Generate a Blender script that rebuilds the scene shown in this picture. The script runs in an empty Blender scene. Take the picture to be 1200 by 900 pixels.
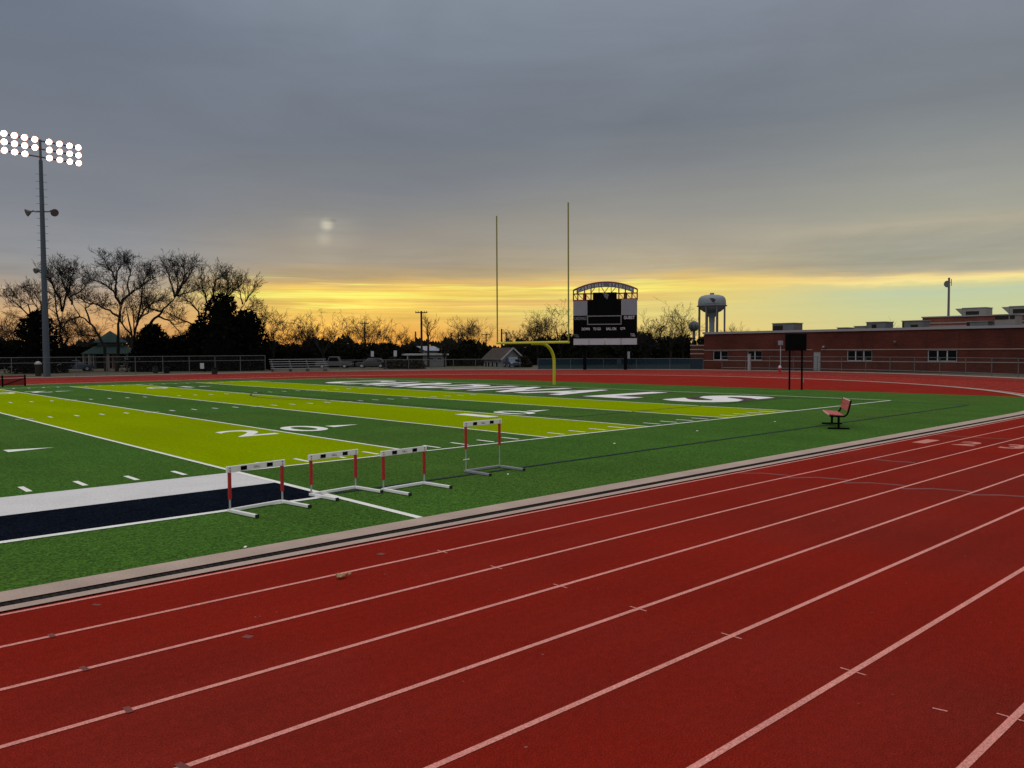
import bpy, bmesh, math, random
from mathutils import Vector, Matrix
R = math.radians
rnd = random.Random(7)
scn = bpy.context.scene
col = scn.collection

# ------------------------------------------------------------------ camera (solved from the field markings)
CP = Vector((-29.8925, -16.108, 2.4816)); YAW, PITCH, ROLL, FPX = 0.827094, -0.041588, -0.0051118, 950.54
fw = Vector((math.cos(YAW)*math.cos(PITCH), math.sin(YAW)*math.cos(PITCH), math.sin(PITCH)))
rt = Vector((math.sin(YAW), -math.cos(YAW), 0)); up = rt.cross(fw)
rr = rt*math.cos(ROLL)+up*math.sin(ROLL); uu = up*math.cos(ROLL)-rt*math.sin(ROLL)
cam = bpy.data.cameras.new('camera'); camo = bpy.data.objects.new('camera', cam); col.objects.link(camo)
M = Matrix((rr, uu, -fw)).transposed().to_4x4(); M.translation = CP; camo.matrix_world = M
cam.sensor_width = 36; cam.lens = FPX/1200*36; cam.clip_start = .05; cam.clip_end = 9000
scn.camera = camo
def ray(x, y): return fw+rr*((x-600)/FPX)+uu*((450-y)/FPX)
def P(x, y, z=0.0):                    # survey helper: where a sight line meets the ground
    d = ray(x, y); return CP+d*((z-CP.z)/d.z)
def PD(x, y, dep): return CP+ray(x, y)*dep
def PX(x, y, X): d = ray(x, y); return CP+d*((X-CP.x)/d.x)
def zat(p, y):                         # height above ground point p seen at image row y
    lo, hi = -5, 80
    for _ in range(50):
        m = (lo+hi)/2; q = Vector((p.x, p.y, m))-CP
        if 450-FPX*q.dot(uu)/q.dot(fw) > y: lo = m
        else: hi = m
    return lo

# ------------------------------------------------------------------ materials
def s2l(c): return tuple(((v/255)/12.92 if v/255 <= .04045 else ((v/255+.055)/1.055)**2.4) for v in c)
MATS = {}
def mat(name, c, rough=.8, var=.15, scale=3., metal=0., bump=0., bscale=60., spec=.3, fine=0., fscale=150., tint=None, tscale=.3, tamt=0., mid=0., mscale=7., streak=None):
    m = bpy.data.materials.new(name); m.use_nodes = True; nt = m.node_tree; N = nt.nodes; L = nt.links
    b = N['Principled BSDF']; b.inputs['Roughness'].default_value = rough; b.inputs['Metallic'].default_value = metal
    b.inputs['Specular IOR Level'].default_value = spec
    tc = N.new('ShaderNodeTexCoord')
    def noise(sc, det=4.):
        n = N.new('ShaderNodeTexNoise'); n.inputs['Scale'].default_value = sc; n.inputs['Detail'].default_value = det
        L.new(tc.outputs['Object'], n.inputs['Vector']); return n.outputs['Fac']
    def mulv(colsock, fac, amt):
        mr = N.new('ShaderNodeMapRange'); mr.inputs[1].default_value = .25; mr.inputs[2].default_value = .75
        mr.inputs[3].default_value = 1-amt; mr.inputs[4].default_value = 1+amt; L.new(fac, mr.inputs[0])
        mx = N.new('ShaderNodeVectorMath'); mx.operation = 'SCALE'; L.new(colsock, mx.inputs[0]); L.new(mr.outputs[0], mx.inputs['Scale']); return mx.outputs[0]
    rgb = N.new('ShaderNodeRGB'); rgb.outputs[0].default_value = (*c, 1); s = rgb.outputs[0]
    if tint:
        mx = N.new('ShaderNodeMix'); mx.data_type = 'RGBA'; mr = N.new('ShaderNodeMapRange'); mr.inputs[1].default_value = .45; mr.inputs[2].default_value = .7
        mr.inputs[4].default_value = tamt; L.new(noise(tscale, 6.), mr.inputs[0]); L.new(mr.outputs[0], mx.inputs[0]); L.new(s, mx.inputs[6]); mx.inputs[7].default_value = (*tint, 1); s = mx.outputs[2]
    if var: s = mulv(s, noise(scale), var)
    if streak:
        mp = N.new('ShaderNodeMapping'); mp.inputs['Scale'].default_value = (streak[0], streak[1], 1); L.new(tc.outputs['Object'], mp.inputs[0])
        n = N.new('ShaderNodeTexNoise'); n.inputs['Scale'].default_value = 1; n.inputs['Detail'].default_value = 6; n.inputs['Roughness'].default_value = .62; L.new(mp.outputs[0], n.inputs['Vector']); s = mulv(s, n.outputs['Fac'], streak[2])
    if mid: s = mulv(s, noise(mscale, 3.), mid)
    if fine: s = mulv(s, noise(fscale, 2.), fine)
    L.new(s, b.inputs['Base Color'])
    if bump:
        bp = N.new('ShaderNodeBump'); bp.inputs['Strength'].default_value = bump; bp.inputs['Distance'].default_value = .02
        L.new(noise(bscale, 3.), bp.inputs['Height']); L.new(bp.outputs[0], b.inputs['Normal'])
    MATS[name] = m; return m
def emis(name, c, st):
    m = bpy.data.materials.new(name); m.use_nodes = True; N = m.node_tree.nodes; b = N['Principled BSDF']
    b.inputs['Base Color'].default_value = (*c, 1); b.inputs['Emission Color'].default_value = (*c, 1); b.inputs['Emission Strength'].default_value = st; MATS[name] = m
mat('turf', (.041, .107, .0125), .85, .14, .35, bump=1., bscale=45, spec=.045, streak=(.9, .05, .10), mid=.26, mscale=13, fine=.8, fscale=38, tint=(.050, .098, .013), tscale=.12, tamt=.8)
mat('lime', (.20, .275, .0006), .9, .08, .3, bump=.8, bscale=45, spec=0., streak=(.9, .05, .07), mid=.10, mscale=9, fine=.32, fscale=38, tint=(.17, .23, .004), tscale=.15, tamt=.7)
mat('paint', (.70, .70, .66), .85, .08, 2, bump=.5, bscale=45, fine=.16, fscale=38)
mat('letter', (.66, .64, .64), .85, .08, 1, fine=.12, fscale=38)
mat('letter_edge', (.05, .02, .022), .85, .1, 1)
mat('box_white', (.56, .55, .55), .9, .06, 1.5, bump=.7, bscale=45, fine=.16, fscale=38)
mat('box_black', (.0055, .0075, .013), .95, .2, 1.5, bump=.8, bscale=45, mid=.4, mscale=11, fine=.8, fscale=38, spec=0.)
mat('soccer', (.006, .014, .022), .9, .2, 3, fine=.3, fscale=38)
mat('track', (.228, .0135, .0068), .95, .10, .5, bump=.9, bscale=110, spec=.035, streak=(.035, 1.6, .10), mid=.12, mscale=14, fine=.55, fscale=90, tint=(.188, .0185, .0115), tscale=.22, tamt=.9)
mat('track_old', (.16, .022, .017), .95, .14, .25, bump=.6, bscale=110, spec=.06, fine=.2, fscale=60, tint=(.18, .045, .038), tscale=.09, tamt=.6)
mat('lane', (.66, .25, .21), .9, .10, 2, bump=.8, bscale=110, fine=.40, fscale=75)
mat('lane_number', (.46, .165, .135), .9, .15, 3, fine=.4, fscale=60)
mat('lane_faint', (.24, .075, .06), .9, .15, 2, fine=.3, fscale=75)
mat('gray_mark', (.165, .043, .037), .9, .25, 4, fine=.3, fscale=75)
mat('concrete', (.36, .27, .225), .9, .14, 1.5, bump=.4, bscale=60, fine=.12, fscale=40)
mat('dark_slot', (.026, .022, .022), .9, .2, 3, spec=0.)
mat('grate', (.016, .0145, .0145), .9, .3, 3, spec=0.)
mat('dirt', (.068, .056, .038), .95, .25, .4, fine=.2, fscale=8, tint=(.045, .05, .018), tscale=.12, tamt=.9)
mat('dry_grass', (.055, .048, .022), .95, .3, .3, fine=.3, fscale=5)
mat('white_metal', (.72, .72, .70), .45, .05, 4, spec=.5)
mat('grey_metal', (.36, .37, .38), .45, .10, 4, metal=.3)
mat('galv', (.10, .105, .11), .5, .12, 3, metal=.3)
mat('galv_light', (.30, .31, .32), .5, .12, 3, metal=.3)
mat('pole_blue', (.055, .075, .098), .5, .10, 1.0, metal=.2)
mat('red_plastic', (.36, .012, .014), .45, .08, 5, spec=.5)
mat('black', (.0025, .0025, .0035), .7, .1, 5, spec=.04)
mat('rubber', (.012, .012, .012), .8, .1, 5)
mat('yellow', (.46, .40, .012), .4, .06, 3, spec=.5)
mat('upright', (.21, .18, .045), .45, .06, 3)
mat('brick_flat', (.035, .012, .009), .9, .2, .6)
mat('stone', (.24, .19, .165), .85, .12, 2)
mat('cap', (.24, .245, .255), .5, .06, 1, metal=.2)
mat('hvac', (.105, .115, .12), .6, .2, 1.5)
mat('hvac_light', (.19, .185, .175), .6, .12, 1.5)
mat('tank', (.17, .20, .225), .5, .08, .15)
mat('tank_leg', (.12, .10, .12), .5, .08, .3)
mat('panel_white', (.19, .205, .235), .5, .05, 1)
mat('panel_low', (.36, .375, .41), .5, .05, 1)
mat('text_grey', (.42, .43, .45), .6, .03, 1)
mat('frame_grey', (.16, .165, .17), .6, .03, 1)
mat('arch_sign', (.10, .11, .135), .6, .1, 1)
mat('truss', (.16, .012, .018), .5, .1, 2)
mat('green_roof', (.016, .036, .033), .7, .15, 1, spec=.1)
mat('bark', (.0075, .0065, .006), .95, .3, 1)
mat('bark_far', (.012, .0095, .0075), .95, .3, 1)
mat('twig', (.010, .008, .007), .95, .3, 1)
mat('evergreen', (.0030, .0046, .0026), .95, .5, .4, spec=.02)
mat('scrub', (.010, .011, .007), .95, .5, .3, spec=.02)
mat('brush', (.024, .022, .016), .95, .4, .3, spec=.05)
mat('house_white', (.165, .17, .175), .8, .1, .6)
mat('house_trim', (.33, .33, .335), .7, .06, 1)
mat('shingle', (.036, .027, .022), .9, .25, 1.5)
mat('glass', (.003, .004, .006), .06, 0, 1, spec=.14)
mat('wood_pole', (.020, .012, .009), .9, .2, 1)
mat('car_blue', (.015, .035, .07), .3, .05, 1, spec=.6)
mat('car_white', (.06, .06, .065), .3, .05, 1, spec=.6)
mat('car_dark', (.02, .022, .026), .3, .05, 1, spec=.6)
mat('door', (.21, .22, .23), .6, .05, 1)
mat('emblem', (.02, .012, .013), .6, .05, 1)
mat('emblem_dim', (.10, .115, .11), .6, .1, 1)
mat('alu', (.27, .28, .295), .45, .1, 1.5, metal=.3)
mat('bench_red', (.42, .07, .07), .5, .10, 6)
mat('bench_edge', (.75, .58, .46), .5, .08, 6)
mat('leaf_dry', (.30, .20, .10), .9, .2, 20)
mat('scrap', (.75, .78, .72), .8, .05, 20)
mat('red_net', (.24, .02, .02), .8, .15, 3)
mat('lamp_body_flare', (.16, .07, .07), .5, .1, 4)  # reddish tint puts the lamps' flare into the steel colour
emis('lamp_glow', (1, .95, .88), 14.)
emis('lamp_rim_glow', (1, .74, .62), 1.0)  # ring emits on its own, standing in for lens light fading outward

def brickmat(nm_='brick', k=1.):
    m = bpy.data.materials.new(nm_); m.use_nodes = True; N = m.node_tree.nodes; L = m.node_tree.links; b = N['Principled BSDF']; b.inputs['Roughness'].default_value = .92
    b.inputs['Specular IOR Level'].default_value = .15
    tc = N.new('ShaderNodeTexCoord'); sp = N.new('ShaderNodeSeparateXYZ'); cb = N.new('ShaderNodeCombineXYZ'); ad = N.new('ShaderNodeMath')
    L.new(tc.outputs['Object'], sp.inputs[0]); L.new(sp.outputs[0], ad.inputs[0]); L.new(sp.outputs[1], ad.inputs[1]); L.new(ad.outputs[0], cb.inputs[0]); L.new(sp.outputs[2], cb.inputs[1])
    br = N.new('ShaderNodeTexBrick'); br.inputs['Scale'].default_value = 1; br.inputs['Brick Width'].default_value = .4; br.inputs['Row Height'].default_value = .135; br.inputs['Mortar Size'].default_value = .012
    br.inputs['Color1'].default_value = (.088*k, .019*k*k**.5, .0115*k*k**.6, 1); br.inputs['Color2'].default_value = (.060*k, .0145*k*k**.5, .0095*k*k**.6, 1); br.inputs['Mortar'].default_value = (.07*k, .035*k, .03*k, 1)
    L.new(cb.outputs[0], br.inputs['Vector']); n = N.new('ShaderNodeTexNoise'); n.inputs['Scale'].default_value = .35; n.inputs['Detail'].default_value = 5; L.new(tc.outputs['Object'], n.inputs['Vector'])
    mr = N.new('ShaderNodeMapRange'); mr.inputs[1].default_value = .3; mr.inputs[2].default_value = .7; mr.inputs[3].default_value = .72; mr.inputs[4].default_value = 1.2; L.new(n.outputs['Fac'], mr.inputs[0])
    v = N.new('ShaderNodeVectorMath'); v.operation = 'SCALE'; L.new(br.outputs['Color'], v.inputs[0]); L.new(mr.outputs[0], v.inputs['Scale']); L.new(v.outputs[0], b.inputs['Base Color']); MATS[nm_] = m
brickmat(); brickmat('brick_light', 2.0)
def meshmat(name, c, cell, w, base=0.):          # woven wire or screen cloth: wires where |u+v| or |u-v| is near a cell edge
    m = bpy.data.materials.new(name); m.use_nodes = True; N = m.node_tree.nodes; L = m.node_tree.links; b = N['Principled BSDF']
    b.inputs['Base Color'].default_value = (*c, 1); b.inputs['Roughness'].default_value = .85; b.inputs['Specular IOR Level'].default_value = .05
    tc = N.new('ShaderNodeTexCoord'); sp = N.new('ShaderNodeSeparateXYZ'); L.new(tc.outputs['UV'], sp.inputs[0])
    def mth(op, a, bb=None):
        n = N.new('ShaderNodeMath'); n.operation = op
        for i, v in enumerate((a, bb)):
            if v is None: continue
            if isinstance(v, (int, float)): n.inputs[i].default_value = v
            else: L.new(v, n.inputs[i])
        return n.outputs[0]
    a1 = mth('LESS_THAN', mth('FRACT', mth('DIVIDE', mth('ADD', sp.outputs[0], sp.outputs[1]), cell)), w)
    a2 = mth('LESS_THAN', mth('FRACT', mth('DIVIDE', mth('SUBTRACT', sp.outputs[0], sp.outputs[1]), cell)), w)
    al = mth('MAXIMUM', mth('MAXIMUM', a1, a2), base); L.new(al, b.inputs['Alpha']); MATS[name] = m
meshmat('chain_link', (.07, .075, .075), .075, .045)
meshmat('windscreen', (.012, .030, .042), .075, .10, .85)

# ------------------------------------------------------------------ mesh builder
class MB:
    def __init__(s): s.v = []; s.f = []; s.uv = None
    def quad(s, *p):
        n = len(s.v); s.v += [tuple(q) for q in p]; s.f.append(tuple(range(n, n+len(p)))); return s
    def box(s, c, d, rz=0., taper=1., rx=0., ry=0.):
        n = len(s.v); m = Matrix.Rotation(rz, 3, 'Z') @ Matrix.Rotation(ry, 3, 'Y') @ Matrix.Rotation(rx, 3, 'X'); c = Vector(c)
        for z in (-.5, .5):
            t = taper if z > 0 else 1
            for x, y in ((-.5, -.5), (.5, -.5), (.5, .5), (-.5, .5)): s.v.append(tuple(c+m @ Vector((x*d[0]*t, y*d[1]*t, z*d[2]))))
        s.f += [(n, n+3, n+2, n+1), (n+4, n+5, n+6, n+7)]+[(n+i, n+(i+1) % 4, n+4+(i+1) % 4, n+4+i) for i in range(4)]; return s
    def beam(s, a, b, w, h, upv=(0, 0, 1)):
        a, b = Vector(a), Vector(b); d = (b-a).normalized(); u = Vector(upv); si = d.cross(u)
        if si.length < 1e-4: si = d.cross(Vector((1, 0, 0)))
        si.normalize(); u = si.cross(d); n = len(s.v)
        for q in (a, b):
            for x, y in ((-.5, -.5), (.5, -.5), (.5, .5), (-.5, .5)): s.v.append(tuple(q+si*x*w+u*y*h))
        s.f += [(n, n+3, n+2, n+1), (n+4, n+5, n+6, n+7)]+[(n+i, n+(i+1) % 4, n+4+(i+1) % 4, n+4+i) for i in range(4)]; return s
    def tube(s, pts, rad, n=8, cap=True):
        pts = [Vector(p) for p in pts]; k = len(pts)
        if not hasattr(rad, '__len__'): rad = [rad]*k
        b0 = len(s.v); ref = None
        for i, p in enumerate(pts):
            d = (pts[min(i+1, k-1)]-pts[max(i-1, 0)])
            if d.length < 1e-9: d = Vector((0, 0, 1))
            d.normalize()
            if ref is None: ref = d.orthogonal().normalized()
            ref = (ref-d*ref.dot(d)); ref = ref.normalized() if ref.length > 1e-6 else d.orthogonal().normalized()
            q = d.cross(ref)
            for j in range(n):
                a = 2*math.pi*j/n; s.v.append(tuple(p+(ref*math.cos(a)+q*math.sin(a))*rad[i]))
        for i in range(k-1):
            for j in range(n): s.f.append((b0+i*n+j, b0+i*n+(j+1) % n, b0+(i+1)*n+(j+1) % n, b0+(i+1)*n+j))
        if cap: s.f += [tuple(range(b0+n-1, b0-1, -1)), tuple(range(b0+(k-1)*n, b0+k*n))]
        return s
    def lathe(s, prof, c=(0, 0, 0), n=24):
        b0 = len(s.v)
        for r, z in prof:
            for j in range(n):
                a = 2*math.pi*j/n; s.v.append((c[0]+r*math.cos(a), c[1]+r*math.sin(a), c[2]+z))
        for i in range(len(prof)-1):
            for j in range(n): s.f.append((b0+i*n+j, b0+i*n+(j+1) % n, b0+(i+1)*n+(j+1) % n, b0+(i+1)*n+j))
        s.f += [tuple(range(b0+n-1, b0-1, -1)), tuple(range(b0+(len(prof)-1)*n, b0+len(prof)*n))]; return s
    def add(s, vs, fs):
        n = len(s.v); s.v += [tuple(v) for v in vs]; s.f += [tuple(i+n for i in f) for f in fs]; return s
    def build(s, name, m, parent=None, loc=None, smooth=0, bevel=0., fix=True, uv=None):
        base = Vector((0, 0, 0))
        if parent is not None:
            q = parent
            while q is not None: base += Vector(q.location); q = q.parent
        elif loc is not None: base = Vector(loc)
        me = bpy.data.meshes.new(name); me.from_pydata([tuple(Vector(v)-base) for v in s.v], [], s.f)
        if uv:
            ul = me.uv_layers.new(name='UVMap')
            for li, l in enumerate(me.loops): ul.data[li].uv = uv[l.vertex_index]
        if fix or bevel:
            bm = bmesh.new(); bm.from_mesh(me)
            if fix: bmesh.ops.recalc_face_normals(bm, faces=bm.faces)
            if bevel: bmesh.ops.bevel(bm, geom=bm.edges[:], offset=bevel, segments=2, affect='EDGES', profile=.5)
            bm.to_mesh(me); bm.free()
        if smooth:
            me.polygons.foreach_set('use_smooth', [True]*len(me.polygons)); me.set_sharp_from_angle(angle=R(smooth))
        me.materials.append(MATS[m]); o = bpy.data.objects.new(name, me); col.objects.link(o)
        if parent is not None: o.parent = parent
        else: o.location = base
        return o
def tag(o, label=None, cat=None, group=None, kind=None):
    if label: o['label'] = label
    if cat: o['category'] = cat
    if group: o['group'] = group
    if kind: o['kind'] = kind
    return o
def thing(name, loc, label, cat, group=None):
    o = bpy.data.objects.new(name, None); col.objects.link(o); o.location = loc; o.empty_display_size = .2
    return tag(o, label, cat, group)
def struct(name, mb, m, **k): return tag(mb.build(name, m, **k), kind='structure')
def copy_tree(o, parent=None):
    c = o.copy(); col.objects.link(c)
    if parent is not None: c.parent = parent
    for ch in list(o.children): copy_tree(ch, c)
    return c
def text_mb(body, right, upv, org, w=None, h=1., bold=.0, z=0., align='CENTER', xs=1.):
    cu = bpy.data.curves.new('t', 'FONT'); cu.body = body; cu.align_x = align; cu.offset = bold; cu.resolution_u = 4
    o = bpy.data.objects.new('t', cu); col.objects.link(o); dg = bpy.context.evaluated_depsgraph_get()
    me = bpy.data.meshes.new_from_object(o.evaluated_get(dg)); vs = [v.co.copy() for v in me.vertices]; fs = [tuple(p.vertices) for p in me.polygons]
    bpy.data.objects.remove(o); bpy.data.curves.remove(cu); bpy.data.meshes.remove(me)
    x0 = min(v.x for v in vs); x1 = max(v.x for v in vs); y0 = min(v.y for v in vs); y1 = max(v.y for v in vs)
    sy = h/(y1-y0); sx = (w/(x1-x0)) if w else sy*xs; cx = (x0+x1)/2
    right, upv, org = Vector(right), Vector(upv), Vector(org)
    mb = MB(); mb.add([org+right*(v.x-cx)*sx+upv*(v.y-y0)*sy for v in vs], fs); return mb

# ------------------------------------------------------------------ ground, track, field
yd = .9144; W = 53.333*yd
CX, CY, R0 = 2.7, W/2, W/2+7.25
def stripe(mb, pts, w, z):
    pts = [Vector((p[0], p[1])) for p in pts]; L_, R_ = [], []
    for i, p in enumerate(pts):
        d = (pts[min(i+1, len(pts)-1)]-pts[max(i-1, 0)]).normalized(); n = Vector((-d.y, d.x)); L_.append(p+n*w/2); R_.append(p-n*w/2)
    b = len(mb.v); mb.v += [(q.x, q.y, z) for pr in zip(L_, R_) for q in pr]
    mb.f += [(b+2*i, b+2*i+1, b+2*i+3, b+2*i+2) for i in range(len(pts)-1)]
def oval(off, x0=-120):
    r = R0+off; pts = [(x, CY-r) for x in (x0, -60, -40, -30, -25, -20, -15, -10, -5)]
    pts += [(4.1+(r-1.4)*math.sin(a), CY-r*math.cos(a)) for a in [math.pi*i/72 for i in range(73)]]
    return pts+[(x, CY+r) for x in (-20, -60, x0)]
def rect(mb, x0, y0, x1, y1, z, n=1): 
    for i in range(n):
        a = x0+(x1-x0)*i/n; b = x0+(x1-x0)*(i+1)/n; mb.quad((a, y0, z), (b, y0, z), (b, y1, z), (a, y1, z))
    return mb

g = MB(); S = 6000
g.quad((-S, -S, -.03), (S, -S, -.03), (S, S, -.03), (-S, S, -.03)); struct('ground', g, 'dry_grass')
outer = [(-90, 41.9), (-60, 43.5), (-27, 46.2), (-12, 48.6), (-2, 50.4), (10, 52), (22, 52.6), (44, 51.6), (62, 51.3), (79, 50.8), (90, 50.6)]
def outer_pts(off=0.):
    res = []
    for i in range(73):
        a = -90+180*i/72
        for (a0, r0), (a1, r1) in zip(outer, outer[1:]):
            if a0 <= a <= a1: r = r0+(r1-r0)*(a-a0)/(a1-a0)
        res.append((CX+(r+off)*math.cos(R(a)), CY+(r+off)*math.sin(R(a))))
    return res
op = outer_pts()
g = MB(); pts = [(-120, CY-41.9)]+op+[(-120, CY+50.6)]
g.quad(*[(x, y, 0) for x, y in pts]); struct('running_track', g, 'track')
g = MB(); o8 = oval(0)[9:82]; b = 0
oo = oval(10.2)[9:82]
for i in range(len(o8)-1): g.quad((*oo[i], .004), (*op[i], .004), (*op[i+1], .004), (*oo[i+1], .004))
g.quad((*oo[-1], .004), (*op[-1], .004), (-120, CY+50.6, .004), (-120, CY+R0+10.2, .004)); struct('track_apron', g, 'track_old')
g = MB(); a, b = outer_pts(.0), outer_pts(1.1)
for i in range(len(a)-1): g.quad((*a[i], .006), (*b[i], .006), (*b[i+1], .006), (*a[i+1], .006))
g.quad((*a[-1], .006), (*b[-1], .006), (-120, CY+51.7, .006), (-120, CY+50.6, .006)); struct('concrete_path', g, 'concrete')
g = MB(); a, b = outer_pts(1.1), outer_pts(16)
for i in range(len(a)-1): g.quad((*a[i], -.01), (*b[i], -.01), (*b[i+1], -.01), (*a[i+1], -.01))
g.quad((*a[-1], -.01), (*b[-1], -.01), (-140, CY+66.6, -.01), (-140, CY+51.7, -.01)); struct('dirt_verge', g, 'dirt')

LY = [-7.2496, -8.2199, -9.2270, -10.2375, -11.2745, -12.2933, -13.3599, -14.4483, -15.50]
g = MB()
for k, y in enumerate(LY):
    stripe(g, oval(-7.25-y if k else 0.0), .052, .0045)
struct('lane_lines', g, 'lane')
g = MB()
for k in range(1, 8):
    stripe(g, [(-23.82, LY[k]+.10), (-23.82, LY[k]+.028)], .017, .0045); stripe(g, [(-23.82, LY[k]-.028), (-23.82, LY[k]-.10)], .017, .0045)
stripe(g, [(-24.05, -14.02), (-24.03, -14.11)], .018, .0045)
struct('exchange_ticks', g, 'lane')
g = MB(); rs = random.Random(21)
for _ in range(70):
    x, y, w = rs.uniform(-28, -6), rs.uniform(-15, -7.6), rs.uniform(.006, .016); a = rs.uniform(0, 3)
    g.quad(*[(x+w*math.cos(a+t)*k_, y+w*math.sin(a+t)*k2, .0035) for t, k_, k2 in ((0, 1, 1), (1.5, .7, 1), (3.0, 1.2, .9), (4.6, .8, .8))])
struct('track_specks', g, 'lane_faint')
g = MB()
for k in range(1, 6):
    y = LY[k]; stripe(g, [(-28.13+.03*math.sin(k*3), y+.06), (-28.12, y-.05)], .045, .008); pass
for x0, y0, x1, y1, w in ((-27.6, -7.5, -27.55, -7.58, .05), (-26.9, -9.38, -26.86, -9.46, .07), (-24.45, -7.75, -24.42, -7.84, .09)): stripe(g, [(x0, y0), (x1, y1)], w, .004)
struct('tape_marks', g, 'gray_mark')
g = MB()
for k, (xa, xb, xc) in enumerate([(-15.62, -15.35, -15.2), (-15.5, -15.1, -14.9), (-15.3, -15.0, -14.8), (-15.2, -14.85, -14.65), (-15.0, -14.7, -14.45), (-14.9, -14.55, -14.3)]):
    y0, y1 = LY[k]-.05, LY[k+1]+.05
    stripe(g, [(xa, y0), (xb+.05, y0*.6+y1*.4), (xc, y1)], .12, .003)
stripe(g, [(-11.7, -8.28), (-11.75, -8.7), (-11.6, -9.15)], .13, .003)
struct('stagger_marks', g, 'gray_mark')
g = MB(); stripe(g, [(-5.4, LY[0]-.06), (-5.3, -8.2), (-5.05, -9.2), (-4.8, -10.2), (-4.6, -11.2)], .07, .003); struct('faded_start_line', g, 'lane_faint')
for k in range(6):
    xo = (-7.75, -7.55, -7.45, -7.4, -7.35, -7.3)[k]
    m_ = text_mb(str(k+1), (0, -1, 0), (1, 0, 0), (xo, (LY[k]+LY[k+1])/2, .0045), w=(.34, .52, .5, .5, .5, .5)[k], h=1.05, bold=.03)
    struct('lane_number', m_, 'lane_number', fix=False)

# kerb with slot drain between infield and lane one
def band(name, o0, o1, z, m, h=0):
    a, b = oval(o0), oval(o1); q = MB()
    for i in range(len(a)-1): q.quad((*a[i], z), (*b[i], z), (*b[i+1], z), (*a[i+1], z))
    return struct(name, q, m)
band('drain_kerb', -.80, -.395, .022, 'concrete'); band('drain_kerb', -.235, -.075, .018, 'concrete')
band('slot_drain', -.395, -.235, .010, 'dark_slot')
g = MB(); x = -40.
while x < 2: rect(g, x, -6.98, x+.022, -6.875, .0125); x += .085
struct('drain_grate', g, 'grate')

turf = [(-120, -6.47), (CX-2, -6.47)]+[(4.1+29.5*math.sin(R(a)), CY-30.9*math.cos(R(a))) for a in (4, 10, 16, 20, 24)]+[(16.3, -3.75), (16.25, 5), (16.0, 25), (15.4, 37), (11.9, 46.5), (3, 52.6), (-4, 54.6), (-20, 55.1), (-120, 55.1)]
g = MB(); g.quad(*[(x, y, .014) for x, y in turf]); struct('turf_field', g, 'turf')
g = MB()
for k in range(0, 12, 2): 
    x1 = -k*5*yd; rect(g, x1-5*yd, 0, x1, W, .018)
struct('lime_stripes', g, 'lime')
g = MB(); rect(g, -68, -1.92, -25*yd, -.10, .020, 20); struct('team_box_border', g, 'box_white')
g = MB(); rect(g, -68, -3.84, -25*yd, -1.921, .020, 20); struct('team_box', g, 'box_black')
g = MB(); z = .023; l = .05
rect(g, -25*yd, -.10, 10*yd+.1, 0, z, 12); rect(g, -68, -3.98, -25*yd-.05, -3.84, z, 10)
rect(g, -25*yd-.06, -6.44, -25*yd+.06, -.10, z)
rect(g, -68, W, 10*yd+.1, W+.10, z, 20); rect(g, 10*yd, 0, 10*yd+.10, W, z)
struct('field_border', g, 'paint')
g = MB()
for k in range(0, 13): rect(g, -k*5*yd-l, 0.001, -k*5*yd+l, W-.001, z)
struct('yard_lines', g, 'paint')
g = MB()
for k in range(1, 60):
    if k % 5 == 0: 
        if k: 
            for y in (18.3, 30.3): rect(g, -k*yd-.3, y, -k*yd-.051, y+.10, z); rect(g, -k*yd+.051, y, -k*yd+.3, y+.10, z)
        continue
    for y0, y1 in ((.22, .92), (18.3, 18.9), (29.9, 30.5), (W-.92, W-.22)): rect(g, -k*yd-l, y0, -k*yd+l, y1, z)
struct('hash_marks', g, 'paint')
g = MB()
stripe(g, [(-70, -3.76), (-45, -3.76)], .09, .0185)
def pl(pts): stripe(g, pts, .09, .0265)
pl([(-22.7, -3.76), (-10, -3.76), (8.15, -3.76)])
stripe(g, [(8.2, -3.80), (8.2, -.2)], .09, .0265); stripe(g, [(8.2, .2), (8.2, W+2.5)], .08, .0265)
for y in (4.3, W-4.3): stripe(g, [(-8.3, y), (8.15, y)], .08, .0265)
stripe(g, [(-8.35, 4.26), (-8.35, W-4.26)], .08, .0265)
arc = [(-4.2-9.15*math.sin(a)*.68-.0, 24.4+9.15*math.cos(a)*.8) for a in [math.pi*i/16 for i in range(2, 15)]]
stripe(g, arc, .10, .027)
struct('soccer_lines', g, 'soccer')
# field numbers
def numbers(xl, txt, near):
    for i, ch in enumerate(txt):
        sgn = (-1 if i == 0 else 1); xc = xl+sgn*.98*(1 if near else -1)
        rgt, upp = ((1, 0, 0), (0, 1, 0)) if near else ((-1, 0, 0), (0, -1, 0))
        y = 6.4 if near else W-6.4
        struct('field_number', text_mb(ch, rgt, upp, (xc, y, .0225), w=(.55 if ch == '1' else 1.28), h=1.98, bold=.012), 'paint', fix=False)
    if xl < 0:
        q = MB(); s_ = 1; yy = 7.4 if near else W-7.4
        q.quad((xl+1.9, yy-.30, .0225), (xl+1.9, yy+.30, .0225), (xl+3.0, yy, .0225)); struct('number_arrow', q, 'paint')
for n in (1, 2, 3, 4):
    for near in (True, False): numbers(-n*10*yd, f'{n}0', near)
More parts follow.
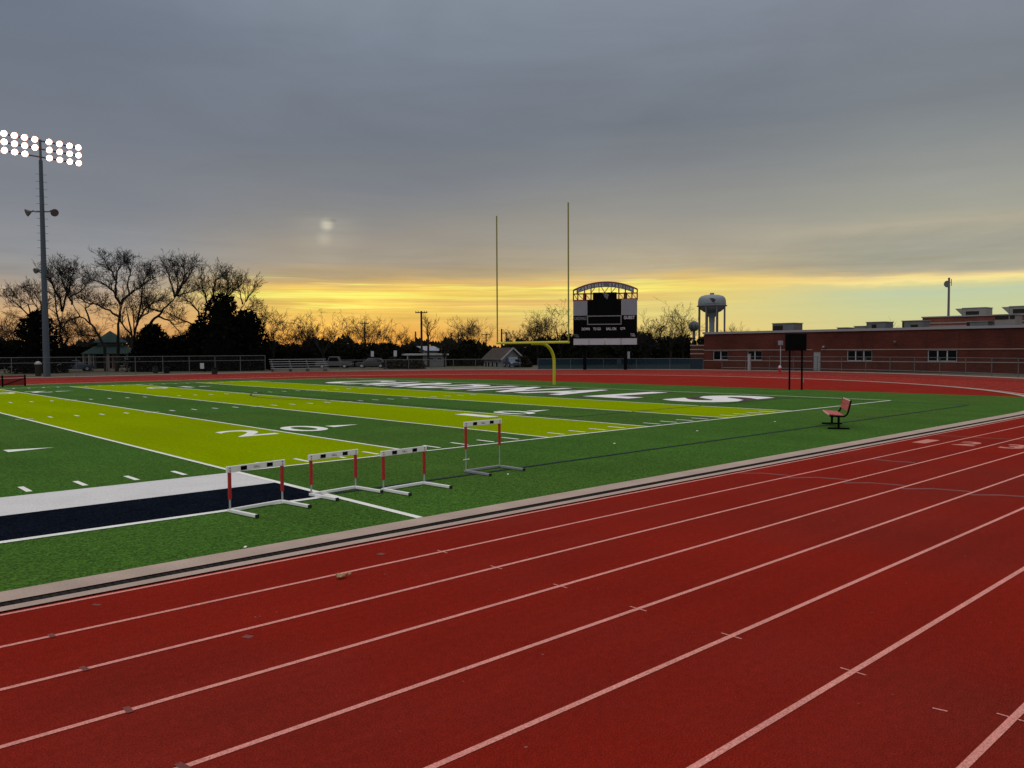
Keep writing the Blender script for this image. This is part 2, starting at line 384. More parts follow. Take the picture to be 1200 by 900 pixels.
# end zone lettering, tops towards the end line
cent = [39.9, 35.75, 31.6, 27.6, 24.75, 21.1, 16.6, 11.5, 6.55]
wid = [3.4, 3.6, 3.5, 3.4, 1.0, 3.5, 3.8, 3.1, 3.6]
for ch, c, w in zip('CARDINALS', cent, wid):
    struct('end_zone_edge', text_mb(ch, (0, -1, 0), (1, 0, 0), (1.72, c, .0205), w=w+.55, h=6.55, bold=.095), 'letter_edge', fix=False)
    struct('end_zone_letter', text_mb(ch, (0, -1, 0), (1, 0, 0), (2.0, c, .0245), w=w, h=6.0, bold=.04), 'letter', fix=False)

# ------------------------------------------------------------------ litter on track and turf
g = MB()
p0 = P(401, 677)
for i in range(7): g.box((p0.x+rnd.uniform(-.07, .07), p0.y+rnd.uniform(-.05, .05), .025+rnd.uniform(0, .02)), (.05, .03, .012), rnd.uniform(0, 3), rx=rnd.uniform(-.6, .6))
tag(g.build('dry_leaves', 'leaf_dry', loc=(p0.x, p0.y, .01)), 'small clump of dry tan leaves lying in the second red lane', 'leaf litter')
for (x, y, lb) in ((720, 521, 'white paper scrap on turf right of the tallest hurdle'), (817, 506, 'white paper scrap on turf, middle one of three in a line along the sideline'), (908, 495, 'white paper scrap on turf nearest the red bench'), (595, 557.5, 'white scrap on turf just in front of the tallest hurdle'), (287, 644, 'tiny white scrap on turf in front of the leftmost hurdle, near the kerb')):
    q = P(x, y); g = MB(); g.box((q.x, q.y, .03), (.085 if y < 530 else .035, .05 if y < 530 else .025, .008), x); g.box((q.x+.012, q.y+.006, .034), (.03, .02, .008), x+1, rx=.3)
    tag(g.build('paper_scrap', 'scrap', loc=(q.x, q.y, .02)), lb, 'litter', 'white scraps on the turf')

# ------------------------------------------------------------------ hurdles
def hurdle(h, sleeve_bot, label, tall=False):
    r_ = thing('hurdle', (0, 0, 0), label, 'hurdle', 'hurdles standing on the turf')
    hw = .475
    b = MB(); b.box((0, 0, h-.05), (2*hw+.11, .028, .098)); bar = b.build('crossbar', 'white_metal', r_, bevel=.006)
    for sx in (-1, 1):
        MB().box((sx*.235, -.017, h-.05), (.105, .008, .060)).build('black_block', 'black', bar)
        for dz in (.03, .07): MB().tube([(sx*hw, -.016, h-dz), (sx*hw, -.022, h-dz)], .009, 8).build('bolt', 'black', bar)
    text_mb('GILL', (1, 0, 0), (0, 0, 1), (0, -.0165, h-.070), w=.115, h=.036, bold=.01).build('lettering', 'galv', bar, fix=False)
    for sx in (-1, 1):
        u = MB().tube([(sx*hw, .004, .03), (sx*hw, .004, h-.10)], .0145 if not tall else .011, 10).build('upright', 'grey_metal', r_, smooth=40)
        MB().box((sx*hw, .004, (sleeve_bot+h-.1)/2), (.044, .044, h-.1-sleeve_bot)).build('sleeve', 'red_plastic', u, bevel=.006)
        if tall and sx < 0: MB().box((sx*hw, -.01, .27), (.16, .012, .018)).build('adjuster', 'white_metal', u)
        f = MB().box((sx*hw, -.33, .032), (.052, .74, .046)).build('base_leg', 'white_metal' if not tall else 'alu', r_, bevel=.005)
        MB().box((sx*hw, -.708, .032), (.056, .03, .050)).build('end_cap', 'rubber', f, bevel=.004)
    MB().box((0, .012, .034), (2*hw-.054, .052, .048)).build('base_rail', 'white_metal' if not tall else 'alu', r_, bevel=.005)
    return r_
hs = [((270, 602), (331, 590.5), 'white and red hurdle leftmost of the row, in front of the black team box'),
      ((364, 583), (418, 573.5), 'low white and red hurdle second from the left, straddling a white line'),
      ((449, 577), (498, 568.5), 'low white and red hurdle third from the left, just left of the tallest one'),
      ((548, 554.5), (584, 549), 'tallest hurdle of the row, on thin posts, standing apart at the right')]
proto = None
for i, (a, b, lb) in enumerate(hs):
    a, b = P(*a), P(*b); c = (a+b)/2; ang = math.atan2(b.y-a.y, b.x-a.x)*.8
    if i == 0: o = proto = hurdle(.715, .20, lb)
    elif i < 3: o = copy_tree(proto)
    else: o = hurdle(1.03, .48, lb, True)
    o['label'] = lb; o.location = (c.x, c.y, .014); o.rotation_euler.z = ang

# ------------------------------------------------------------------ bench
bo = thing('bench', (-5.0, -4.17, .014), 'red slatted park bench with black pedestal frame, alone on the turf', 'bench')
bo.rotation_euler.z = math.atan2(.53, .85)
def bb(name, mb, m, **k):
    o = mb.build(name, m, **k); o.parent = bo; return o
q = MB()
for i in range(3): q.box((0, .215-.15*i, .44-.012*i), (1.74, .13, .034))
seat = bb('seat', q, 'bench_red', bevel=.006); e = MB().box((0, .287, .441), (1.74, .012, .038)).build('seat_edge', 'bench_edge'); e.parent = seat
q = MB()
for i in range(2): q.box((0, -.275-.045*i, .63+.155*i), (1.74, .030, .150), rx=.28)
bk = bb('backrest', q, 'bench_red', bevel=.006); e = MB().box((0, -.345, .862), (1.74, .044, .022), rx=.28).build('back_lit_edge', 'bench_edge'); e.parent = bk  # cream strip paints the stadium lamps' light along the back's top
for sx in (-.90, .90):
    q = MB(); q.tube([(sx, .26, .405), (sx, 0, .39), (sx, -.16, .392), (sx, -.235, .45), (sx, -.275, .55), (sx, -.345, .88)], .026, 8)
    q.tube([(sx, 0, .395), (sx, 0, .03)], .034, 10); q.box((sx, 0, .025), (.06, .62, .045)); bb('leg', q, 'black', smooth=50)

# ------------------------------------------------------------------ goal post
gx = 10*yd+.05; gy = W/2; zc = 3.0; hwid = 3.58
gp = thing('goal_post', (gx+2.2, gy, 0), 'tall yellow gooseneck goal post with two long uprights behind the end zone', 'goal post')
arcp = [(gx+2.25, gy, 0), (gx+2.25, gy, .9), (gx+2.25, gy, 1.6)]+[(gx+2.25-1.35*(1-math.cos(a)), gy, 1.6+1.35*math.sin(a)) for a in [math.pi/2*i/8 for i in range(1, 9)]]+[(gx+.06, gy, 2.95)]
MB().tube(arcp, .115, 14).build('gooseneck', 'yellow', gp, smooth=50)
MB().tube([(gx, gy-hwid, zc), (gx, gy+hwid, zc)], .085, 12).build('crossbar', 'yellow', gp, smooth=50)
for s_ in (-1, 1): MB().tube([(gx, gy+s_*(hwid-.04), zc), (gx, gy+s_*(hwid-.04), 12.15)], .05, 10).build('upright', 'upright', gp, smooth=50)
# ------------------------------------------------------------------ scoreboard
dv = Vector((.60, -.80, 0)).normalized(); nv = Vector((-dv.y*-1, dv.x*-1, 0)); nv = Vector((dv.y, -dv.x, 0)); 
if nv.dot(CP-Vector((48, 51, 0))) < 0: nv = -nv
sc_c = (P(686, 433.2)+P(732.5, 433.2))/2; sc_c.z = 0
sb = thing('scoreboard', sc_c, 'large black stadium scoreboard with arched red truss top and white panels on two black posts', 'scoreboard')
def SB(u, z, d=0.): return sc_c+dv*u+nv*d+Vector((0, 0, z))
def sbox(u0, u1, z0, z1, d0, d1): 
    m_ = MB(); a = SB((u0+u1)/2, (z0+z1)/2, (d0+d1)/2); m_.box(a, (abs(u1-u0), abs(d1-d0), z1-z0), math.atan2(dv.y, dv.x)); return m_
HWD = 3.95; ZPT = zat(sc_c, 343)
for u in (-2.55, 2.5): sbox(u-.2, u+.2, 0, ZPT, -.45, -.05).build('post', 'black', sb)
ZR = lambda y: zat(sc_c, y)
zp0, zp1, zs0, zs1, zsp0, zsp1 = ZR(369.6), ZR(351.6), ZR(396.6), ZR(369.7), ZR(404), ZR(396.6)-.004
zl1, zae, zat_, zrail = ZR(342.8), ZR(339.5), ZR(330.6), ZR(344)
sbox(-HWD, HWD, zs0, zs1, 0, .35).build('score_panel', 'black', sb)
sbox(-2.16, 2.02, zp0, zp1, 0, .33).build('video_screen', 'black', sb)
sbox(-1.5, 1.45, zp1+.003, zl1, 0, .3).build('logo_panel', 'black', sb)
sbox(-HWD, -2.18, zp0, zp1-.08, 0, .3).build('advert_panel', 'panel_white', sb); sbox(2.04, HWD, zp0, zp1+.06, 0, .3).build('advert_panel', 'panel_white', sb)
for i in range(4):
    a = -HWD+i*(2*HWD)/4; sbox(a+.03, a+2*HWD/4-.03, zsp0, zsp1, 0, .34).build('sponsor_panel', 'panel_low', sb)
q = MB(); f0, f1 = ZR(380.6), ZR(369.9)
for (u0, u1, z0, z1) in ((-2.2, 2.05, f1-.11, f1), (-2.2, 2.05, f0, f0+.11), (-2.2, -2.09, f0+.111, f1-.111), (1.94, 2.05, f0+.111, f1-.111)):
    m_ = sbox(u0, u1, z0, z1, .35, .40); q.add(m_.v, m_.f)
q.build('message_frame', 'frame_grey', sb)
def sbt(body, u, y0, y1, w, m='text_grey', d=.375): text_mb(body, dv, (0, 0, 1), SB(u, ZR(y1), d), w=w, h=ZR(y0)-ZR(y1), bold=.02).build('lettering', m, sb, fix=False)
sbt('CARDINALS', -3.06, 371, 374.8, 1.55, 'frame_grey'); sbt('GUEST', 3.0, 370.6, 374.4, 1.35)
for t_, u, w in (('DOWN', -2.38, 1.0), ('TO GO', -.98, .95), ('BALL ON', .78, 1.2), ('QTR', 2.2, .62)): sbt(t_, u, 383.8, 387, w)
sbt('T.O.L.', -3.52, 391.5, 395, .6, 'frame_grey'); sbt('T.O.L.', 3.45, 391, 394.5, .6)
def archz(u): return zae+(zat_-zae)*(1-(u/HWD)**2)
q = MB(); n = 20
us = [-HWD+2*HWD*i/n for i in range(n+1)]
for dd in (.05, -.35): q.tube([SB(u, archz(u), dd) for u in us], .09, 6)
for u in (-HWD, -3.4, -2.55, -1.75, 1.7, 2.5, 3.3, HWD): q.tube([SB(u, zp1-.1, 0), SB(u, archz(u), 0)], .085, 6)
for z0, z1, a, b in ((zp1, zp1, -HWD, -1.5), (zp1+.07, zp1+.1, 1.45, HWD), (zrail, zrail, -HWD, HWD)): q.tube([SB(a, z0, 0), SB(b, z1, 0)], .075, 6)
for a, b in ((-1.7, -.9), (-.05, -.75), (-.05, .75), (.8, 1.7)): q.tube([SB(a, zl1, 0), SB(b, archz(b)-.1, 0)], .045, 5)
for u in (-.75, .75): q.tube([SB(u, zl1, 0), SB(u, archz(u), 0)], .045, 5)
for a, b in ((-3.4, -2.6), (-2.5, -1.8), (1.75, 2.4), (2.6, 3.3), (3.3, HWD), (-3.9, -3.4)): q.tube([SB(a, zrail, 0), SB(b, zp1, 0)], .04, 5)
q.build('truss', 'truss', sb)
q = MB(); hb = .62
ss = [(-3.55+7.1*i/24) for i in range(25)]
for a, b in zip(ss, ss[1:]): q.quad(SB(a, archz(a)-hb, .12), SB(b, archz(b)-hb, .12), SB(b, archz(b)-.04, .12), SB(a, archz(a)-.04, .12))
arch = q.build('arch_sign', 'arch_sign', sb)
body = 'CARDINAL STADIUM'
for i, ch in enumerate(body):
    if ch == ' ': continue
    u = -3.2+6.4*i/(len(body)-1); sl = -2*(zat_-zae)*u/HWD**2; rv = (dv+Vector((0, 0, sl))).normalized(); text_mb(ch, rv, Vector((0, 0, 1)), SB(u, archz(u)-.52, .14), h=.38, xs=.85, bold=.03).build('letter', 'text_grey', arch, fix=False)
BIRD = [(-1.0, .95), (-.45, 1.0), (.1, .95), (.65, .62), (1.0, .2), (.62, .12), (.72, -.25), (.55, -.75), (.35, -1.0), (.30, -.62), (.0, -.45), (-.35, -.2), (-.15, .05), (-.55, .3), (-.2, .42)]
q = MB(); q.quad(*[SB(.05+x*.5, (zp1+zl1)/2+y*.42, .33) for x, y in BIRD]); q.build('bird_emblem', 'emblem_dim', sb, fix=False)

# ------------------------------------------------------------------ play clock in front of the building
pa, pb = P(925, 457.2), P(939.5, 457.0); pc = (pa+pb)/2; pdv = (pb-pa).normalized()
pk = thing('play_clock', (pc.x, pc.y, 0), 'black delay-of-game clock box on two black posts behind the end line', 'clock')
for a in (pa, pb): MB().tube([(a.x, a.y, 0), (a.x, a.y, 2.75)], .055, 8).build('post', 'black', pk, smooth=50)
c_ = pc+Vector((-.12, -.12, 0))*.0; MB().box((c_.x-.02, c_.y, 2.88), (1.28, .22, 1.0), math.atan2(pdv.y, pdv.x)).build('clock_box', 'black', pk, bevel=.02)
q = MB(); q.box((pb.x+.1, pb.y-.02, .55), (.10, .06, .16)); q.build('switch_box', 'grey_metal', pk)

# ------------------------------------------------------------------ floodlight pole
lp = P(55, 441.3); lp.z = 0
H = zat(lp, 188)
fl = thing('floodlight_pole', lp, 'tall blue grey stadium light pole with three rows of glowing floodlights', 'floodlight')
MB().tube([lp, lp+Vector((0, 0, H*.5)), lp+Vector((0, 0, H))], [.34, .26, .18], 14).build('pole', 'pole_blue', fl, smooth=50)
q = MB(); z = 2.
while z < H-1:
    for s_ in (-1, 1): MB().tube([lp+Vector((s_*.15, 0, z)), lp+Vector((s_*.52, 0, z))], .022, 4).build('climbing_peg', 'galv', fl)
    z += .75
ax = Vector((.985, .17, 0)).normalized(); ay = Vector((-ax.y, ax.x, 0))
zt = zat(lp, 174.6); rowz = [zt+.82, zt+.0, zt-.82]
cols_u = [-3.50, -2.56, -1.62, -.66, .70, 1.72, 2.72, 3.62]
for k, z in enumerate(rowz):
    MB().beam(lp+ax*-3.85+Vector((0, 0, z)), lp+ax*3.95+Vector((0, 0, z)), .10, .12).build('cross_arm', 'lamp_body_flare', fl)
MB().beam(lp+Vector((0, 0, H-.3)), lp+Vector((0, 0, zt+.95)), .20, .20).build('mast_head', 'galv', fl)
dn = (-ay*.90+Vector((0, 0, -.38))).normalized(); sd = ax; 
for k, z in enumerate(rowz):
    for j, u in enumerate(cols_u):
        if k == 2 and j == 3: continue
        c_ = lp+ax*u+Vector((0, 0, z))-ay*.30; q = MB(); q.tube([c_-dn*.42, c_-dn*.22, c_+dn*.02, c_+dn*.12], [.09, .20, .33, .34], 16, cap=False)
        hd = q.build('lamp', 'lamp_body_flare', fl, smooth=60); m_ = MB(); m_.tube([c_+dn*.03, c_+dn*.06], [.325, .325], 20); m_.build('reflector_glow', 'lamp_rim_glow', hd); m_ = MB(); m_.tube([c_+dn*.065, c_+dn*.09], [.245, .245], 20); m_.build('lens', 'lamp_glow', hd)
for s_, zz in ((-1, zat(lp, 248)), (1, zat(lp, 248))):
    q = MB(); a = lp+Vector((0, 0, zz)); q.tube([a, a+rt*s_*.75, a+rt*s_*.95+Vector((0, 0, .12))], .07, 6); c_ = a+rt*s_*1.15
    d = (rt*s_*.6+Vector((0, 0, -.35))-Vector((fw.x, fw.y, 0))*.6).normalized(); q.tube([c_-d*.25, c_, c_+d*.25, c_+d*.45], [.06, .10, .28, .40], 12); q.build('horn_speaker', 'galv', fl, smooth=60)
for s_, yy in ((-1, 317), (1, 322)):
    zz = zat(lp, yy); a = lp+Vector((0, 0, zz)); q = MB(); q.tube([a, a+rt*s_*.5], .05, 6); d = (rt*s_*.5-Vector((fw.x, fw.y, 0))+Vector((0, 0, -.3))).normalized(); c_ = a+rt*s_*.72
    q.tube([c_-d*.3, c_, c_+d*.2], [.1, .24, .3], 10); q.build('side_light', 'galv', fl, smooth=60)

# ------------------------------------------------------------------ fences
def fence(pts, h, label, mid=None, mesh='chain_link', postm='galv', step=3.0, rail=.03, mh0=.05, bottom=False):
    pts = [Vector((p[0], p[1], 0)) for p in pts]
    r_ = thing('chain_link_fence' if mesh == 'chain_link' else 'screened_fence', pts[0], label, 'fence')
    d = [0.]
    for a, b in zip(pts, pts[1:]): d.append(d[-1]+(b-a).length)
    def at(s):
        for i in range(len(pts)-1):
            if s <= d[i+1] or i == len(pts)-2: return pts[i].lerp(pts[i+1], (s-d[i])/(d[i+1]-d[i]))
    n = max(1, round(d[-1]/step))
    for i in range(n+1):
        a = at(d[-1]*i/n); MB().tube([a, a+Vector((0, 0, h+.03))], .036, 6).build('post', postm, r_)
    MB().tube([p+Vector((0, 0, h)) for p in pts], rail, 6).build('top_rail', postm, r_)
    if mid: MB().tube([p+Vector((0, 0, mid)) for p in pts], rail*.8, 6).build('mid_rail', postm, r_)
    if bottom: MB().tube([p+Vector((0, 0, .28)) for p in pts], rail*1.3, 6).build('bottom_rail', postm, r_)
    q = MB(); uv = []
    for i, p in enumerate(pts): q.v += [(p.x, p.y, mh0), (p.x, p.y, h-.02)]; uv += [(d[i], 0), (d[i], h)]
    q.f = [(2*i, 2*i+2, 2*i+3, 2*i+1) for i in range(len(pts)-1)]
    q.build('wire_mesh' if mesh == 'chain_link' else 'screen_cloth', mesh, r_, uv=uv, fix=False); return r_
ob = outer_pts(.9)
def bound(x0, x1):                                   # the fence line follows the outer edge of the track
    res = []
    for p in ob+[(x, CY+51.5) for x in (-5, -10, -15, -20, -25, -30)]:
        q = Vector((p[0], p[1], 0))-CP; 
        if q.dot(fw) < 1: continue
        sx = 600+FPX*q.dot(rr)/q.dot(fw)
        if x0 <= sx <= x1: res.append(p)
    return res
fence(bound(-90, 312)[::-1], 2.0, 'tall chain link fence with galvanised posts before the gazebo and bare trees', 1.45)
fence(bound(390, 622)[::-1], 1.35, 'low chain link fence before the parked cars and pale houses', None, postm='galv')
fence(bound(622, 826)[::-1], 1.35, 'fence covered in dark blue green windscreen cloth behind the scoreboard', None, 'windscreen', 'galv', 4)
fence(bound(826, 1320)[::-1], 1.6, 'low galvanised chain link fence in front of the long brick building', None, postm='galv', bottom=True)

# ------------------------------------------------------------------ bleachers
a, b = P(318, 436.2), P(386, 435.2); c_ = (a+b)/2; bd = (b-a).normalized(); bn = Vector((-bd.y, bd.x, 0)); 
if bn.dot(fw) < 0: bn = -bn
bl = thing('bleachers', (c_.x, c_.y, 0), 'small five row aluminium bleacher stand beside the far side of the red track', 'bleachers')
Lb = (b-a).length; ang = math.atan2(bd.y, bd.x)
for i in range(5):
    o_ = c_+bn*(.62*i); zz = .42+.27*i
    MB().box((o_.x, o_.y, zz), (Lb, .30, .06), ang).build('seat_plank', 'alu', bl)
    if i: o2 = o_-bn*.28; MB().box((o2.x, o2.y, zz-.28), (Lb, .26, .04), ang).build('foot_plank', 'alu', bl)
for s_ in (-.46, -.15, .15, .46):
    o_ = c_+bd*Lb*s_; q = MB()
    q.beam(o_+Vector((0, 0, .06)), o_+bn*2.6+Vector((0, 0, .06)), .06, .06); q.beam(o_+Vector((0, 0, .35)), o_+bn*2.5+Vector((0, 0, 1.42)), .05, .06)
    for i in range(5): q.beam(o_+bn*(.62*i)+Vector((0, 0, .06)), o_+bn*(.62*i)+Vector((0, 0, .38+.27*i)), .05, .05)
    q.build('frame', 'galv', bl)

# ------------------------------------------------------------------ school building
BX = 57.; ztop = PX(1000, 387.5, BX).z-.02
def bY(x, y=410): return PX(x, y, BX).y
y0b, y1b = -60., bY(825)
sch = thing('school_building', (BX, (y1b+5)/2, 0), 'long low red brick school building with pale stone bands and dark windows', 'building')
def wz(px, py): return PX(px, py, BX).z
zs_t, zs_b = wz(975, 410.3), wz(1050, 423.2)
ops = []
for (x0, x1, n) in ((835.5, 853, 2), (875.5, 893, 2), (992.5, 1022, 3), (1087, 1121.5, 3), (1240, 1275, 3)):
    ops.append((bY(x1), bY(x0), zs_b, zs_t-.02, n))
dr = (bY(961.5), bY(953), 0.02, wz(957, 412.0), 0)
allop = sorted(ops+[dr])
q = MB(); yy = y0b
for (a, b, z0, z1, n) in allop:
    q.quad((BX, yy, 0), (BX, a, 0), (BX, a, ztop), (BX, yy, ztop))
    q.quad((BX, a, 0), (BX, b, 0), (BX, b, z0), (BX, a, z0)); q.quad((BX, a, z1), (BX, b, z1), (BX, b, ztop), (BX, a, ztop))
    X2 = BX+.16
    q.quad((BX, a, z0), (X2, a, z0), (X2, a, z1), (BX, a, z1)); q.quad((BX, b, z0), (X2, b, z0), (X2, b, z1), (BX, b, z1))
    q.quad((BX, a, z0), (BX, b, z0), (X2, b, z0), (X2, a, z0)); q.quad((BX, a, z1), (BX, b, z1), (X2, b, z1), (X2, a, z1)); yy = b
q.quad((BX, yy, 0), (BX, y1b, 0), (BX, y1b, ztop), (BX, yy, ztop)); q.quad((BX, y1b, 0), (BX+40, y1b, 0), (BX+40, y1b, ztop), (BX, y1b, ztop))
q.quad((BX, y0b, ztop), (BX+40, y0b, ztop), (BX+40, y1b, ztop), (BX, y1b, ztop)); q.quad((BX, y0b, 0), (BX+40, y0b, 0), (BX+40, y0b, ztop), (BX, y0b, ztop)); q.quad((BX+40, y0b, 0), (BX+40, y1b, 0), (BX+40, y1b, ztop), (BX+40, y0b, ztop))
q.build('wall', 'brick', sch)
q = MB(); q.box((BX+.05, (y0b+y1b)/2, ztop+.10), (.36, y1b-y0b+.3, .26)); q.box((BX+20, y1b+.02, ztop+.10), (39, .3, .26)); q.build('roof_cap', 'cap', sch)
yy = y0b; 
for nm, zz in (('stone_band', zs_t+.05), ('sill_band', zs_b-.06)):
    q = MB(); segs = [(y0b, dr[0]-.08), (dr[1]+.08, y1b)] if nm == 'sill_band' or True else []
    for a, b in segs: q.box((BX-.015, (a+b)/2, zz), (.05, b-a, .085))
    q.build(nm, 'stone', sch)
q = MB()
for x in (908, 1010.5, 1022.5, 1086, 1123.5): q.box((BX-.004, bY(x), ztop/2), (.02, .05, ztop-.1))
q.build('control_joint', 'brick_flat', sch)
for (a, b, z0, z1, n) in ops:
    f = MB(); X2 = BX+.13; fwid = .07
    for z in (z0+fwid/2, z1-fwid/2): f.box((X2, (a+b)/2, z), (.07, b-a-.004, fwid))
    for i in range(n+1):
        y = a+fwid/2+(b-a-fwid)*i/n; f.box((X2, y, (z0+z1)/2), (.06, fwid*1.5 if 0 < i < n else fwid*1.2, z1-z0-2*fwid-.004))
    w_ = f.build('window', 'house_trim', sch)
    for i in range(n):
        ya = a+(b-a)*i/n+.06; yb = a+(b-a)*(i+1)/n-.06; p_ = MB(); p_.quad((X2+.01, ya, z0+.07), (X2+.01, yb, z0+.07), (X2+.01, yb, z1-.07), (X2+.01, ya, z1-.07)); p_.build('pane', 'glass', w_)
f = MB().box((BX+.10, (dr[0]+dr[1])/2, (dr[2]+dr[3])/2), (.06, dr[1]-dr[0]-.02, dr[3]-dr[2]-.02)).build('door', 'door', sch)
MB().box((BX+.05, dr[0]+.12, 1.0), (.05, .05, .14)).build('handle', 'galv', f)
for px, py in ((966.3, 406.5), (1050, 400.5)):
    p_ = PX(px, py, BX); q = MB(); q.tube([(BX, p_.y, p_.z), (BX-.28, p_.y, p_.z-.02)], .04, 6); q.lathe([(.02, .12), (.12, .08), (.15, -.02), (.10, -.12)], (BX-.30, p_.y, p_.z), 10); q.build('wall_lamp', 'panel_white' if px < 1000 else 'galv', sch, smooth=50)
# low banded wall left of it
ax0, ax1 = bY(824.5)+.1, PX(809, 410, BX+1.5).y; zt_ = PX(815, 404, BX+1.5).z
lw = thing('banded_wall', (BX+2, (ax0+ax1)/2, 0), 'short low brick wall with three pale stripes at the left end of the school', 'wall')
MB().box((BX+2, (ax0+ax1)/2, zt_/2), (1, ax1-ax0, zt_)).build('brickwork', 'brick', lw)
for py in (404.8, 409.6, 414.5): 
    z = PX(815, py, BX+1.5).z; MB().box((BX+2, (ax0+ax1)/2, z), (1.06, ax1-ax0+.04, .14)).build('stripe_course', 'stone', lw)
# upper block
UX = 74.; ut = PX(1140, 370.6, UX).z; uy1 = PX(1081, 372, UX).y
ub = thing('gymnasium_block', (UX, uy1-30, ztop), 'higher red brick block with stone stripes rising behind the school roof', 'building')
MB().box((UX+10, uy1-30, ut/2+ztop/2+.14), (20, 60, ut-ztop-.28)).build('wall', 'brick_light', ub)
MB().box((UX+10, uy1-30, ut+.06), (20.2, 60.2, .14)).build('roof_cap', 'cap', ub)
for py in (378.3, 382.0): MB().box((UX+10, uy1-30, PX(1110, py, UX).z), (20.1, 60.1, .16)).build('stone_band', 'stone', ub)
# rooftop units (each can be lifted off the roof)
def unit(x0, x1, yt, X, label, dark=None, m='hvac', zb=None, dep=2.2, flare=False, antenna=False):
    zb = ztop+.002 if zb is None else zb; a = PX(x0, yt, X); b = PX(x1, yt, X); z1 = a.z; ym = (a.y+b.y)/2; w = a.y-b.y
    if z1 < zb+.3: z1 = zb+.5
    r_ = thing('rooftop_unit', (X+dep/2, ym, zb), label, 'rooftop unit', 'rooftop units')
    q = MB(); q.box((X+dep/2, ym, (zb+z1)/2), (dep, w, z1-zb)); q.build('housing', m, r_, bevel=.04)
    MB().box((X+dep/2, ym, z1+.03), (dep+.12, w+.12, .08)).build('lid', 'hvac_light' if m == 'hvac' else m, r_)
    if dark:
        for (f0, f1, g0, g1) in dark:
            p_ = MB(); ya, yb = a.y-w*f0, a.y-w*f1; za, zb_ = zb+(z1-zb)*g0, zb+(z1-zb)*g1; p_.box((X-.015, (ya+yb)/2, (za+zb_)/2), (.05, abs(ya-yb), zb_-za)); p_.build('louver', 'dark_slot', r_)
    if flare:
        p_ = MB(); p_.quad((X, a.y+.004, zb+.1), (X, a.y+.85, z1), (X+dep, a.y+.85, z1), (X+dep, a.y+.004, zb+.1)); p_.quad((X, a.y+.004, zb+.1), (X, a.y+.004, z1), (X, a.y+.85, z1)); p_.quad((X+dep, a.y+.004, zb+.1), (X+dep, a.y+.004, z1), (X+dep, a.y+.85, z1)); p_.quad((X, a.y+.004, z1), (X, a.y+.85, z1), (X+dep, a.y+.85, z1), (X+dep, a.y+.004, z1)); p_.build('intake_hood', m, r_)
    return r_
unit(905, 930, 379.5, 61, 'grey rooftop air unit alone on the left part of the school roof', [(.05, .5, .15, .8)])
unit(981, 992, 384.5, 61, 'smallest dark rooftop vent, between the lone left unit and the stepped unit', None, 'hvac')
unit(1001, 1015, 382.8, 60.5, 'low pale rooftop duct adjoining the left side of a taller unit', None, 'hvac_light')
unit(1015.2, 1037, 378, 60, 'grey rooftop unit with a low duct on its left side, mid roof', [(.3, .55, .3, .75)])
unit(1057, 1080.5, 376.5, 60, 'grey rooftop unit at the left end of the higher brick block', [(0.02, .1, .1, .9), (.45, .8, .15, .6)])
unit(1133, 1158, 377.3, 60.5, 'low grey rooftop unit with a black end before the striped brick block', [(0.0, .14, .05, .95)], 'hvac')
unit(1165.5, 1190, 369.5, 60, 'tallest rooftop unit with black louvered top, before the striped brick block', [(.02, .68, .68, .95), (.74, .98, .7, .95)], 'hvac_light')
unit(1128, 1155, 361.5, UX+4, 'flared pale roof monitor on the higher brick block, the left one of two', [(.15, .72, .2, .62)], 'hvac_light', ut+.132, 2.5, True)
unit(1183, 1212, 359.5, UX+4, 'flared pale roof monitor on the higher brick block, at the right edge of the photo', [(.15, .9, .2, .7)], 'hvac_light', ut+.132, 2.5, True)
# antenna mast behind roof
mb_ = PD(1110.5, 425, 118); mb_.z = 0; zt_ = zat(mb_, 325.5)
an = thing('antenna_mast', mb_, 'thin dark mast with a round dish near its top behind the school roof', 'mast')
MB().tube([mb_, mb_+Vector((0, 0, zt_))], [.20, .15], 8).build('mast', 'tank_leg', an, smooth=50)
z = zat(mb_, 333); d = Vector((-.5, -.8, 0)).normalized(); c_ = mb_-rt*.42+Vector((0, 0, z)); q = MB(); q.tube([c_-d*.1, c_+d*.05, c_+d*.2], [.1, .42, .50], 14); q.build('dish', 'hvac', an, smooth=60)
q = MB(); z2 = zat(mb_, 331); q.tube([mb_+Vector((0, 0, z2)), mb_+rt*.35+Vector((0, 0, z2))], .04, 5); q.tube([mb_+rt*.35+Vector((0, 0, z2-.5)), mb_+rt*.35+Vector((0, 0, z2+.5))], .05, 5); q.build('bracket', 'tank_leg', an)
# sign pole and hydrant by the fence
s0 = P(914.5, 436.8); zt_ = zat(s0, 399.5)
sp_ = thing('sign_pole', (s0.x, s0.y, 0), 'thin grey pole with a small white box on top, left of the delay clock', 'pole')
MB().tube([s0, s0+Vector((0, 0, zt_))], .045, 6).build('pole', 'galv_light', sp_)
MB().box((s0.x, s0.y, zt_-.2), (.30, .42, .46)).build('box', 'panel_white', sp_)
h0 = P(913.8, 437.6)
hy = thing('fire_hydrant', (h0.x, h0.y, 0), 'small red hydrant with a white cap at the foot of the thin grey pole', 'hydrant')
MB().lathe([(.2, 0), (.2, .08), (.13, .1), (.13, .48), (.17, .5), (.17, .54)], (h0.x, h0.y, 0), 12).build('body', 'red_plastic', hy, smooth=40)
MB().lathe([(.17, .541), (.16, .66), (.08, .78), (.03, .82)], (h0.x, h0.y, 0), 12).build('cap', 'panel_low', hy, smooth=40)
for dx, dy in ((.15, 0), (-.15, 0)): MB().tube([(h0.x+dx*.6, h0.y, .38), (h0.x+dx*1.4, h0.y, .38)], .06, 8).build('nozzle', 'red_plastic', hy)
